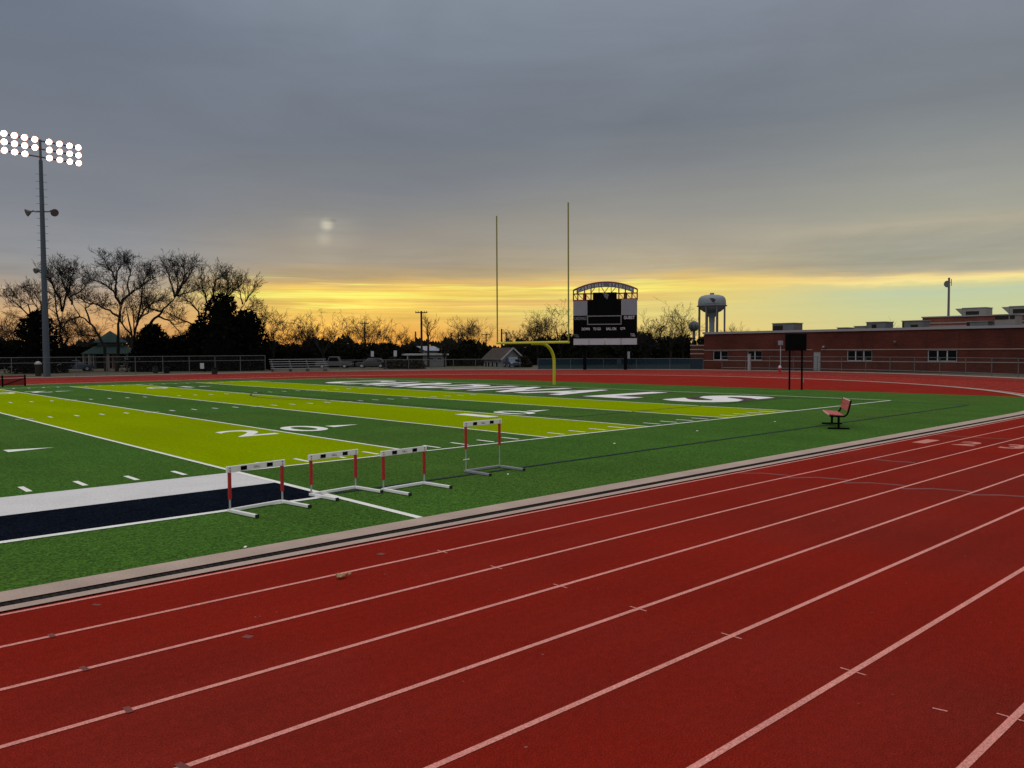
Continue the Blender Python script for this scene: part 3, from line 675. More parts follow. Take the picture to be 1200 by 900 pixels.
gp_ = P(878, 434.5); gt = thing('gate_post', (gp_.x, gp_.y, 0), 'stout pale grey post with a cap on the fence line left of the delay clock', 'post')
MB().box((gp_.x, gp_.y, .95), (.26, .26, 1.9)).build('shaft', 'galv_light', gt); MB().box((gp_.x, gp_.y, 1.94), (.32, .32, .08)).build('cap', 'galv', gt)

# ------------------------------------------------------------------ water tower
WD = 430.; wb = PD(834, 425, WD); wb.z = 0
def wzt(y): return zat(wb, y)
wt = thing('water_tower', wb, 'pale water tower with a rounded tank on many legs beyond the trees', 'water tower')
rt_ = 16*WD/FPX; z1, z2, z3 = wzt(345.5), wzt(358.5), wzt(366.5)
prof = [(1.5, z3-5.0), (1.55, z3-2.6), (2.3, z3-1.3), (rt_*.38, z3-.1), (rt_*.62, z3+.6), (rt_*.88, z2-1.5), (rt_, z2-.1), (rt_*1.0, z2+1.4), (rt_*.985, z2+2.9), (rt_*.93, z2+4.1), (rt_*.80, z1-.75), (rt_*.52, z1-.15), (rt_*.2, z1+.05), (.05, z1+.1)]
MB().lathe(prof, (wb.x, wb.y, 0), 32).build('tank', 'tank', wt, smooth=40)
MB().tube([wb, wb+Vector((0, 0, z3-4.9))], 1.45, 16).build('riser', 'tank', wt, smooth=50)
q = MB(); q.tube([(wb.x+(rt_+.35)*math.cos(2*math.pi*i/24), wb.y+(rt_+.35)*math.sin(2*math.pi*i/24), z2) for i in range(25)], .32, 6, cap=False); q.build('catwalk', 'tank_leg', wt)
for i in range(8):
    a = math.atan2(CP.y-wb.y, CP.x-wb.x)+R(20+45*i); x, y = wb.x+rt_*.97*math.cos(a), wb.y+rt_*.97*math.sin(a); MB().tube([(x, y, 0), (x, y, z2)], .42, 8).build('leg', 'tank_leg', wt)
MB().box((wb.x, wb.y, z1+.5), (1.6, 1.6, 1.0)).build('roof_hatch', 'tank', wt)
nf = (CP-wb); nf.z = 0; nf.normalize()
def tankpt(u, z):                                    # on the tank's skin, facing the stadium
    for (ra, za), (rb, zb) in zip(prof[3:], prof[4:]):
        if za <= z <= zb: r = ra+(rb-ra)*(z-za)/(zb-za); break
    else: r = rt_
    a = math.atan2(nf.y, nf.x)+u/r; return Vector((wb.x+(r+.18)*math.cos(a), wb.y+(r+.18)*math.sin(a), z))
q = MB(); q.quad(*[tankpt(.2+x*1.75, z2+2.5+y*1.25) for x, y in BIRD]); q.build('bird_emblem', 'emblem', wt, fix=False)
q = MB(); q.add(*(lambda m_: ([tankpt(v[0], v[1]) for v in m_.v], m_.f))(text_mb('CARDINALS', (1, 0, 0), (0, 1, 0), (0, z2+.40, 0), w=7.5, h=.8))); q.build('lettering', 'tank_leg', wt, fix=False)
# small round tank on a stalk
rb = PD(813, 425, 300); rb.z = 0; zc_ = zat(rb, 382.3); rr_ = 6.2*300/FPX
rk = thing('round_tank', rb, 'small dark ball shaped tank on a stalk just left of the water tower', 'tank')
MB().lathe([(rr_*math.sin(math.pi*i/10)+.02, zc_-rr_*math.cos(math.pi*i/10)) for i in range(11)], (rb.x, rb.y, 0), 18).build('ball', 'hvac', rk, smooth=50)
MB().tube([rb, rb+Vector((0, 0, zc_-rr_+.1))], .55, 8).build('stalk', 'hvac', rk)

# ------------------------------------------------------------------ utility poles
def upole(x, yt, dep, label, arm=True, hw=1.1, second=False, thick=.14):
    b = PD(x, 425, dep); b.z = 0; zt = zat(b, yt); r_ = thing('utility_pole', b, label, 'utility pole', 'utility poles')
    MB().tube([b, b+Vector((0, 0, zt))], [thick*1.15, thick*.85], 8).build('pole', 'wood_pole', r_)
    if arm:
        zz = zt-.25; MB().beam(b-rt*hw+Vector((0, 0, zz)), b+rt*hw+Vector((0, 0, zz)), .12, .14).build('crossarm', 'wood_pole', r_)
        for u in (-.9, -.5, .5, .9): MB().tube([b+rt*hw*u+Vector((0, 0, zz+.07)), b+rt*hw*u+Vector((0, 0, zz+.28))], [.07, .05], 6).build('insulator', 'hvac', r_)
    if second: MB().lathe([(.05, 0), (.3, .02), (.3, .85), (.1, .9)], (b.x+.38*rt.x, b.y+.38*rt.y, zt-2.2), 10).build('transformer', 'galv', r_)
upole(494.3, 364.5, 128, 'tallest utility pole with a wide crossarm, left of the goal post', hw=.95, thick=.17)
upole(428, 377.5, 150, 'utility pole among the brown twigs left of the tallest pole', hw=.8, thick=.15)
upole(487.2, 388.5, 150, 'short bare pole just left of the tallest utility pole', arm=False)
upole(529, 390, 160, 'thin bare utility pole left of two between the tallest pole and the goal post', arm=False)
upole(537.2, 389, 165, 'thin bare utility pole with a transformer, between the tallest pole and the goal post', arm=False, second=True)
upole(569.8, 391, 190, 'distant utility pole with short crossarm left of the goal post upright', hw=.9)
upole(588, 385.5, 135, 'dark pole standing in front of the brown roofed house', arm=False, thick=.14)
upole(593.3, 389, 165, 'utility pole with crossarm and transformer right of the goal post upright', hw=.9, second=True)

# ------------------------------------------------------------------ houses
def frame_at(xl, xr, dep, toward=0.):
    a, b = PD(xl, 425, dep), PD(xr, 425, dep+toward); a.z = b.z = 0; u = (b-a); L_ = u.length; u.normalize(); n = Vector((-u.y, u.x, 0))
    if n.dot(fw) < 0: n = -n
    return a, u, n, L_
def hq(m_, a, u, n, pts): m_.quad(*[a+u*p[0]+n*p[1]+Vector((0, 0, p[2])) for p in pts])
# brown roofed gable house seen at its corner
a, u, n, L_ = frame_at(567, 587.5, 127, -4.0)
gh = thing('gable_house', a, 'small white house with brown gable roof and narrow windows', 'house')
Wd = 3.9; he = zat(a, 420.5); hr = he+1.55
w_ = MB(); hq(w_, a, u, n, [(0, 0, 0), (L_, 0, 0), (L_, 0, he), (0, 0, he)]); hq(w_, a, u, n, [(L_, 0, 0), (L_, Wd, 0), (L_, Wd, he), (L_, Wd/2, hr), (L_, 0, he)]); hq(w_, a, u, n, [(0, 0, 0), (0, Wd, 0), (0, Wd, he), (0, Wd/2, hr), (0, 0, he)]); hq(w_, a, u, n, [(0, Wd, 0), (L_, Wd, 0), (L_, Wd, he), (0, Wd, he)])
w_.build('wall', 'house_white', gh)
rf = MB(); o1 = .35; sl = (hr-he)/(Wd/2)
for (y0, y1) in ((-o1, Wd/2), (Wd+o1, Wd/2)):
    ze = he-sl*o1+.05; hq(rf, a, u, n, [(-.4, y0, ze), (L_+.4, y0, ze), (L_+.4, y1, hr+.05), (-.4, y1, hr+.05)]); hq(rf, a, u, n, [(-.4, y0, ze+.12), (L_+.4, y0, ze+.12), (L_+.4, y1, hr+.17), (-.4, y1, hr+.17)]); hq(rf, a, u, n, [(L_+.4, y0, ze), (L_+.4, y0, ze+.12), (L_+.4, y1, hr+.17), (L_+.4, y1, hr+.05)])
rf.build('roof', 'shingle', gh)
q = MB()
for y0, y1 in ((-o1, Wd/2), (Wd+o1, Wd/2)): q.beam(a+u*(L_+.42)+n*y0+Vector((0, 0, he-sl*o1+.11)), a+u*(L_+.42)+n*y1+Vector((0, 0, hr+.11)), .05, .2)
q.build('bargeboard', 'house_trim', gh)
for f0 in (.14, .30, .52, .76):
    f = MB(); c_ = a+u*L_*f0-n*.02; ang = math.atan2(u.y, u.x); f.box((c_.x, c_.y, he-.95), (.62, .06, 1.1), ang); ww = f.build('window', 'house_trim', gh); c2 = a+u*L_*f0-n*.056; MB().box((c2.x, c2.y, he-.95), (.46, .02, .95), ang).build('pane', 'glass', ww)
# flat roofed pale house / carport
a, u, n, L_ = frame_at(476, 523, 125, 2)
fh = thing('flat_roof_house', a, 'low pale house with flat white edged roof behind the tallest utility pole', 'house')
he = zat(a, 416.5); ang = math.atan2(u.y, u.x)
def ubox(m_, x0, x1, y0, y1, z0, z1): c_ = a+u*(x0+x1)/2+n*(y0+y1)/2; m_.box((c_.x, c_.y, (z0+z1)/2), (x1-x0, y1-y0, z1-z0), ang); return m_
ubox(MB(), L_*.42, L_*1.0, 0, 5, 0, he).build('wall', 'house_white', fh); ubox(MB(), 0, L_*.42-.003, 3, 5, 0, he).build('wall', 'hvac', fh)
ubox(MB(), -.2, L_+.3, -.5, 5.4, he+.003, he+.25).build('roof', 'house_trim', fh)
ubox(MB(), .1, .25, -.3, -.15, 0, he).build('porch_post', 'house_trim', fh)
for f0 in (.62, .82): 
    w_ = ubox(MB(), L_*f0-.45, L_*f0+.45, -.05, -.005, .95, he-.35).build('window', 'house_trim', fh); ubox(MB(), L_*f0-.36, L_*f0+.36, -.075, -.055, 1.05, he-.45).build('pane', 'glass', w_)
a, u, n, L_ = frame_at(499, 517, 150, 2); bh = thing('back_house', a, 'pale roofed building peeking above the flat roofed house', 'house'); ang = math.atan2(u.y, u.x); he = zat(a, 411); hr = zat(a, 405.5)
ubox(MB(), 0, L_, 0, 6, 0, he).build('wall', 'hvac', bh); q = MB(); hq(q, a, u, n, [(-.3, -.3, he+.01), (L_+.3, -.3, he+.01), (L_+.3, 3, hr), (-.3, 3, hr)]); hq(q, a, u, n, [(-.3, 6.3, he+.01), (L_+.3, 6.3, he+.01), (L_+.3, 3, hr), (-.3, 3, hr)]); q.build('roof', 'panel_white', bh)
a, u, n, L_ = frame_at(581, 612, 210, 4); bh = thing('long_shed', a, 'distant low shed with a pale roof edge under the goal post crossbar', 'house'); ang = math.atan2(u.y, u.x); he = zat(a, 410.5)
ubox(MB(), 0, L_, 0, 6, 0, he-.3).build('wall', 'brush', bh); ubox(MB(), -.3, L_+.3, -.3, 6.3, he-.297, he+.1).build('roof', 'panel_white', bh)

# ------------------------------------------------------------------ cars behind the fence
def car(x, dep, dirv, paint, label, L_=4.4, hgt=1.45, pick=False):
    b = PD(x, 428, dep); b.z = 0; r_ = thing('pickup_truck' if pick else 'parked_car', b, label, 'truck' if pick else 'car', 'cars parked beyond the fence')
    d = Vector((dirv[0], dirv[1], 0)).normalized(); n = Vector((-d.y, d.x, 0)); wd = 1.75
    def prism(prof, w, name, m, par, ins=1.):
        q = MB(); k = len(prof)
        for s_ in (-1, 1):
            for (x_, z_) in prof: q.v.append(tuple(b+d*x_*L_+n*s_*w/2*(ins if z_ > .85 else 1)+Vector((0, 0, z_))))
        q.f = [tuple(range(k)), tuple(range(2*k-1, k-1, -1))]+[(i, (i+1) % k, k+(i+1) % k, k+i) for i in range(k)]; return q.build(name, m, par, bevel=.03)
    if pick:
        bd_ = prism([(-.5, .35), (.5, .35), (.5, .95), (-.5, .95)], wd, 'body', paint, r_); prism([(-.18, .953), (.18, .953), (.12, 1.7), (-.12, 1.7)], wd*.94, 'cab', paint, r_, .9); prism([(-.14, 1.05), (.16, 1.05), (.10, 1.58), (-.10, 1.58)], wd*.97, 'window', 'glass', r_, .92)
    else:
        bd_ = prism([(-.5, .3), (.5, .3), (.5, .72), (.44, .84), (-.46, .90), (-.5, .8)], wd, 'body', paint, r_); prism([(-.40, .885), (.26, .85), (.10, hgt), (-.28, hgt)], wd*.92, 'cabin', paint, r_, .86); prism([(-.36, .95), (.21, .93), (.085, hgt-.1), (-.265, hgt-.1)], wd*.945, 'window', 'glass', r_, .87)
    for sx in (-.31, .31):
        for s_ in (-1, 1):
            c_ = b+d*sx*L_+n*s_*(wd/2-.08)+Vector((0, 0, .33)); w_ = MB().tube([c_-n*.1, c_+n*.1], .33, 16).build('wheel', 'rubber', r_); MB().tube([c_+n*s_*.09, c_+n*s_*.115], .2, 12).build('rim', 'galv_light', w_)
    for s_ in (-1, 1): c_ = b+d*L_*.5+n*s_*.62+Vector((0, 0, .64)); MB().box(c_, (.06, .30, .14), math.atan2(d.y, d.x)).build('headlight', 'text_grey', r_)
car(392, 118, rt, 'car_white', 'grey pickup truck parked behind the fence right of the bleachers', 5.2, pick=True)
car(436, 118, -rt, 'car_dark', 'dark grey sedan parked behind the fence, right of the pickup truck')
car(600.5, 119, (-.5, -.9), 'car_blue', 'dark blue car parked at the gable end of the brown roofed house')
car(87, 108, rt+fw*.8, 'car_blue', 'dark blue car parked beyond the fence left of the gazebo')

# ------------------------------------------------------------------ gazebo and park clutter
a = PD(130, 428, 112); a.z = 0; gz = thing('gazebo', a, 'two tiered green metal roofed gazebo on pale columns among the bare trees', 'gazebo')
def pyr(mb, c, r0, z0, r1, z1, n=8): mb.lathe([(r0, z0), (r0, z0+.08), (r1, z1), (max(r1-.1, .02), z1+.02)], (c.x, c.y, 0), n)
re_ = 32*112/FPX; ze = zat(a, 415); zu0 = zat(a, 405); zu1 = zat(a, 402); zp = zat(a, 388)
q = MB(); pyr(q, a, re_, ze, re_*.5, zu0); q.build('lower_roof', 'green_roof', gz); q = MB(); q.lathe([(re_*.44, zu0), (re_*.44, zu1)], (a.x, a.y, 0), 8); q.build('lantern', 'hvac', gz); q = MB(); pyr(q, a, re_*.60, zu1, .1, zp); q.build('upper_roof', 'green_roof', gz)
for i in range(8):
    an_ = 2*math.pi*(i+.5)/8; MB().box((a.x+re_*.86*math.cos(an_), a.y+re_*.86*math.sin(an_), ze/2), (.34, .34, ze)).build('column', 'stone' if i % 2 else 'house_white', gz)
MB().lathe([(re_*.95, 0), (re_*.95, .15)], (a.x, a.y, 0), 8).build('floor_slab', 'concrete', gz)
def bin_(x, yb, yt, label, m='black', lid='black'):
    b = P(x, yb); h = zat(b, yt); r_ = thing('trash_bin', (b.x, b.y, 0), label, 'trash bin', 'trash bins')
    MB().lathe([(.24, 0), (.30, .05), (.33, h*.8)], (b.x, b.y, 0), 12).build('body', m, r_, smooth=40); MB().lathe([(.35, h*.8), (.35, h*.86), (.22, h*.96), (.05, h)], (b.x, b.y, 0), 12).build('lid', lid, r_, smooth=40)
bin_(195.5, 437.5, 429.5, 'black trash bin behind the tall fence right of the gazebo'); bin_(251.5, 438.7, 430.5, 'black trash bin at the track edge left of the bleachers', 'rubber')
bin_(45, 440.5, 423.5, 'dark bin with a white domed lid just left of the floodlight pole', 'brush', 'panel_low')
bin_(182, 437.3, 428.5, 'slim dark bin between the two white posts and the black bin', 'rubber')
for x, lb in ((166, 'short pale square post right of the gazebo, the left of two'), (170.5, 'short pale square post right of the gazebo, the right of two'), (64, 'pale pavilion post just right of the floodlight pole'), (72.5, 'pale pavilion post between the floodlight pole and the blue car')):
    b = PD(x, 430, 103); b.z = 0; h = zat(b, 423.5 if x > 100 else 418.5); r_ = thing('square_post', b, lb, 'post', 'pale posts in the park'); MB().box((b.x, b.y, h/2), (.32, .32, h)).build('shaft', 'stone', r_); MB().box((b.x, b.y, h+.04), (.42, .42, .08)).build('cap', 'house_white', r_)
b = P(237, 439.0); h = zat(b, 425.8); sg = thing('fence_sign', (b.x, b.y, h-.6), 'small white blank sign hung on the tall fence left of the bleachers', 'sign')
MB().box((b.x, b.y, h-.28), (.42, .03, .6), YAW-math.pi/2).build('board', 'panel_low', sg)
q = MB(); q.box((b.x, b.y+.02, h-.02), (.5, .02, .03), YAW-math.pi/2); q.build('hanger', 'galv', sg)
def sheet_sign(x, yt, yb, dep, w, label):
    b = PD(x, 425, dep); b.z = 0; r_ = thing('sign_board', b, label, 'sign', 'small white signs'); z1, z0 = zat(b, yt), zat(b, yb)
    MB().box((b.x, b.y, (z0+z1)/2), (w, .05, z1-z0), YAW-math.pi/2).build('board', 'panel_low', r_); c_ = b+fw*.08; MB().tube([(c_.x, c_.y, 0), (c_.x, c_.y, z1)], .04, 6).build('post', 'galv', r_)
sheet_sign(436.5, 411.5, 417.8, 119, .42, 'small white sign on a post before the dark hedge, the left of two'); sheet_sign(463.3, 410.8, 417.6, 119, .46, 'small white sign on a post before the dark hedge, nearer the flat roofed house')
sheet_sign(736.7, 412, 420.5, 106, .30, 'narrow white sign just right of the right scoreboard post'); sheet_sign(725.5, 421, 427, 105, .55, 'white notice board between the scoreboard posts')
def table(x, dep, label, rz=0., white=False):
    b = PD(x, 430, dep); b.z = 0; r_ = thing('picnic_table', (0, 0, 0), label, 'picnic table', 'picnic tables in the park')
    MB().box((0, 0, .74), (1.9, .75, .05)).build('tabletop', 'panel_white' if white else 'hvac_light', r_)
    for s_ in (-1, 1): MB().box((0, s_*.68, .44), (1.9, .26, .05)).build('seat', 'panel_white' if white else 'hvac_light', r_)
    for s_ in (-.7, .7):
        q = MB(); q.beam((s_, -.5, 0), (s_, -.2, .71), .06, .06); q.beam((s_, .5, 0), (s_, .2, .71), .06, .06); q.beam((s_, -.7, .40), (s_, .7, .40), .05, .05); q.build('leg', 'galv', r_)
    r_.location = b; r_.rotation_euler.z = YAW-math.pi/2+rz
table(14, 100, 'grey picnic table at the left edge of the photo', .1); table(32, 103, 'white topped picnic table left of the floodlight pole', 0, True); table(150, 105, 'grey picnic table just right of the gazebo column', .4); table(207, 106, 'grey picnic table under the dark trees right of the black bin', -.2)
# red netting barrier on the far straight, at the left edge
b0, b1 = P(29.5, 452.5), P(-25, 455.0); rb_ = thing('red_barrier', (b0.x, b0.y, 0), 'low red netting barrier with dark end post on the far track', 'barrier')
for t_ in (0, .5, 1): p_ = b0.lerp(b1, t_); MB().tube([(p_.x, p_.y, 0), (p_.x, p_.y, .85)], .06, 6).build('post', 'black', rb_)
m_ = MB()
for z0, z1 in ((.66, .80), (.10, .60)): m_.quad((b0.x, b0.y, z0), (b1.x, b1.y, z0), (b1.x, b1.y, z1), (b0.x, b0.y, z1))
m_.build('netting', 'red_net', rb_)
MB().beam((b0.x, b0.y, .62), (b0.lerp(b1, .5).x, b0.lerp(b1, .5).y, .12), .05, .05).build('brace', 'black', rb_)
# ------------------------------------------------------------------ trees
def limb_children(crown, p0, p1, rad, L_, level, maxl, rg, upb=.25):
    pass
def grow(tk, cr, p, d, L_, r, level, maxl, rg, dens=1.):
    n = 4 if level < 2 else 3
    pts = [p.copy()]; rads = [r]; dd = d.copy()
    for i in range(n):
        j = Vector((rg.gauss(0, 1), rg.gauss(0, 1), rg.gauss(0, .8)))*(.16+.05*level)
        dd = (dd+j+Vector((0, 0, .07))).normalized(); pts.append(pts[-1]+dd*L_/n); rads.append(max(r*(1-.78*(i+1)/n), .0165))
    (tk if level <= 1 else cr).tube(pts, rads, 6 if level < 2 else 3, cap=False)
    if level >= maxl: return
    nb = max(2, int(rg.uniform(3.2, 5.6)*dens))
    for k in range(nb):
        t = rg.uniform(.28, 1.0) if k else 1.0; i = min(int(t*n), n-1); q = pts[i].lerp(pts[i+1], t*n-i)
        ax_ = (pts[i+1]-pts[i]).normalized(); o = ax_.orthogonal().normalized(); o = Matrix.Rotation(rg.uniform(0, 6.28), 3, ax_) @ o
        a_ = rg.uniform(.35, .95); nd = (ax_*math.cos(a_)+o*math.sin(a_)+Vector((0, 0, .12))).normalized()
        grow(tk, cr, q, nd, L_*rg.uniform(.45, .68), max(rads[i]*.55, .011), level+1, maxl, rg, dens)
def bare_tree(x, yt, dep, label, seed, spread=.9, maxl=4, mt='bark', lean=0., nl=5, dens=1., trunk=.28, loc=None, rad=None):
    rg = random.Random(seed); b = PD(x, 425, dep) if loc is None else Vector(loc); b.z = 0; Ht = zat(b, yt)
    r_ = thing('bare_tree', b, label, 'tree', 'leafless trees'); tk, cr = MB(), MB(); r0 = (rad or .022*Ht)
    d = (Vector((0, 0, 1))+rt*lean).normalized(); tp = b+d*Ht*trunk; tk.tube([b, b.lerp(tp, .5), tp], [r0*1.25, r0, r0*.85], 8)
    for k in range(nl):
        an_ = 2*math.pi*k/nl+rg.uniform(-.5, .5); tilt = rg.uniform(.25, .75)*spread if k else .1
        dd = Vector((math.cos(an_)*math.sin(tilt), math.sin(an_)*math.sin(tilt), math.cos(tilt)))
        grow(tk, cr, b.lerp(tp, rg.uniform(.75, 1)), dd, Ht*(1-trunk)*rg.uniform(.55, .72), r0*.55, 1, maxl, rg, dens)
    tk.build('trunk', mt, r_, fix=False, smooth=60); cr.build('crown', 'twig' if mt == 'bark' else mt, r_, fix=False); return r_
def limb_tree(dep, limbs, label, seed, sx, sy, sc, tw=1.):
    """limbs: (radius px, [(x,y)...]) drawn once as the tree's real skeleton; depth wanders along each limb"""
    rg = random.Random(seed); cv = lambda q: (sx+q[0]/sc, sy+q[1]/sc)
    x0, y0 = cv(limbs[0][1][0]); b = PD(x0, y0, dep); b.z = 0
    r_ = thing('bare_tree', b, label, 'tree', 'leafless trees'); tk, cr = MB(), MB()
    for li, (rp, pts) in enumerate(limbs):
        off = 0. if li == 0 else rg.uniform(-1, 1)*1.6; P3 = []; rp *= 1.0
        for k, q in enumerate(pts): 
            x_, y_ = cv(q); t = k/(len(pts)-1); P3.append(PD(x_, y_, dep+off*t*2))
        if li == 0: P3[0] = b
        fine = []
        for a_, b_ in zip(P3, P3[1:]):
            for k in range(3): fine.append(a_.lerp(b_, k/3)+Vector((rg.gauss(0, .05), rg.gauss(0, .05), rg.gauss(0, .05))))
        fine.append(P3[-1]); r0 = rp*dep/FPX; n = len(fine)
        rads = [max(r0*(1-.80*i/(n-1)), .03) for i in range(n)]; tk.tube(fine, rads, 7, cap=False)
        Ls = sum((p2-p1).length for p1, p2 in zip(fine, fine[1:]))
        nb = int((9+Ls*3.4)*tw) if li else 3
        for k in range(nb):
            t = rg.uniform(.25, 1) if k > 2 else 1.; i = min(int(t*(n-1)), n-2); q = fine[i].lerp(fine[i+1], t*(n-1)-i); ax_ = (fine[i+1]-fine[i]).normalized()
            o = Matrix.Rotation(rg.uniform(0, 6.28), 3, ax_) @ ax_.orthogonal().normalized(); a_ = rg.uniform(.3, 1.0) if k > 2 else rg.uniform(.1, .5)
            nd = (ax_*math.cos(a_)+o*math.sin(a_)+Vector((0, 0, .28))).normalized()
            grow(tk, cr, q, nd, rg.uniform(1.15, 2.1)*(1-.2*t), max(rads[i]*.5, .034), 2, 4, rg, .95)
    tk.build('trunk', 'bark', r_, fix=False, smooth=60); cr.build('crown', 'twig', r_, fix=False); return r_
Z = (90, 290, 5.217)
limb_tree(106, [(2.2, [(245, 740), (250, 560), (256, 470), (262, 400), (265, 350)]), (1.5, [(265, 350), (235, 280), (190, 235), (130, 205), (95, 200)]), (1.3, [(238, 290), (240, 210), (215, 150), (185, 110), (165, 75)]), (1.0, [(240, 210), (250, 140), (290, 90)]), (1.6, [(265, 350), (290, 310), (340, 275), (400, 235), (430, 170)]), (1.1, [(320, 285), (310, 215), (330, 150), (305, 100)]), (1.1, [(400, 235), (440, 200), (465, 190)]), (1.4, [(260, 430), (200, 385), (130, 350), (60, 335), (10, 310)])], 'tallest leafless tree, rising straight behind the gazebo roof', 3, *Z)
limb_tree(104, [(2.0, [(345, 740), (345, 600), (335, 540), (318, 440), (305, 385)]), (1.2, [(335, 540), (285, 475), (265, 430), (280, 340)]), (1.5, [(345, 580), (362, 480), (420, 370), (480, 330), (520, 325)]), (.9, [(352, 520), (345, 430), (345, 370)]), (1.2, [(362, 480), (395, 330), (400, 240), (430, 165)]), (1.0, [(380, 440), (435, 400), (440, 350)])], 'leafless tree with several thin stems just right of the gazebo', 4, *Z, tw=.8)
limb_tree(108, [(2.4, [(405, 740), (410, 600), (435, 490), (475, 435), (520, 390), (570, 340), (607, 295)]), (1.5, [(607, 295), (640, 240), (680, 180), (705, 140)]), (1.3, [(603, 300), (580, 230), (560, 170), (540, 120)]), (1.1, [(607, 295), (620, 200), (600, 130)]), (1.1, [(640, 240), (660, 170), (650, 120)]), (1.2, [(520, 390), (460, 380), (440, 355)]), (1.2, [(490, 420), (555, 440), (595, 475), (625, 520)]), (1.0, [(607, 295), (660, 285), (710, 270)])], 'leafless tree leaning right over the dark evergreens', 5, *Z)
limb_tree(110, [(2.2, [(770, 740), (772, 560), (776, 440)]), (1.4, [(772, 480), (740, 390), (690, 330), (630, 315)]), (1.4, [(776, 440), (800, 350), (770, 260), (760, 180)]), (1.3, [(790, 380), (830, 290), (850, 200), (885, 175)]), (1.4, [(776, 450), (830, 390), (890, 330), (960, 260), (1000, 235)]), (1.2, [(745, 480), (680, 460), (600, 420), (540, 395)]), (1.1, [(900, 320), (930, 250), (920, 200)]), (1.0, [(800, 350), (850, 300), (900, 280)])], 'wide leafless tree rising above the largest dark evergreen', 6, *Z)
limb_tree(112, [(1.4, [(990, 740), (995, 560), (1000, 390), (1030, 330)]), (1.0, [(1030, 330), (1060, 290), (1085, 255)]), (.9, [(1000, 390), (1060, 380), (1110, 390)]), (.9, [(1015, 350), (1000, 290), (990, 250)])], 'slight leafless tree at the right flank of the largest dark evergreen', 8, *Z, tw=.8)
Z2 = (0, 280, 5.625)
limb_tree(103, [(2.2, [(420, 880), (415, 720), (400, 620), (410, 480)]), (1.3, [(410, 480), (395, 400), (350, 320), (320, 255)]), (1.2, [(400, 600), (370, 480), (365, 350), (335, 270)]), (1.2, [(410, 480), (440, 350), (405, 270), (395, 200)]), (1.0, [(430, 400), (460, 330), (450, 250)]), (1.5, [(415, 720), (450, 650), (420, 600)])], 'leafless tree with upright forked limbs right beside the floodlight pole', 9, *Z2)
limb_tree(106, [(2.0, [(700, 880), (690, 720), (655, 640), (600, 560), (530, 510), (480, 430)]), (1.3, [(480, 430), (450, 370), (465, 260), (490, 220)]), (1.0, [(455, 380), (530, 350), (570, 300)]), (1.2, [(600, 560), (560, 460), (620, 430), (680, 440)]), (1.1, [(530, 510), (440, 540), (420, 600)]), (1.1, [(655, 640), (540, 640), (500, 560)])], 'leafless tree whose trunk arches left, between the floodlight pole and the gazebo', 10, *Z2)
limb_tree(107, [(2.0, [(300, 880), (305, 720), (300, 560), (285, 500)]), (1.3, [(285, 500), (200, 520), (130, 550), (90, 610), (60, 640)]), (1.0, [(200, 518), (140, 450), (60, 390)]), (1.0, [(215, 512), (180, 430), (110, 390)]), (1.0, [(240, 505), (245, 450), (190, 370)]), (1.0, [(270, 500), (270, 420), (230, 360)])], 'drooping leafless tree spreading left from behind the floodlight pole', 11, *Z2, tw=.8)
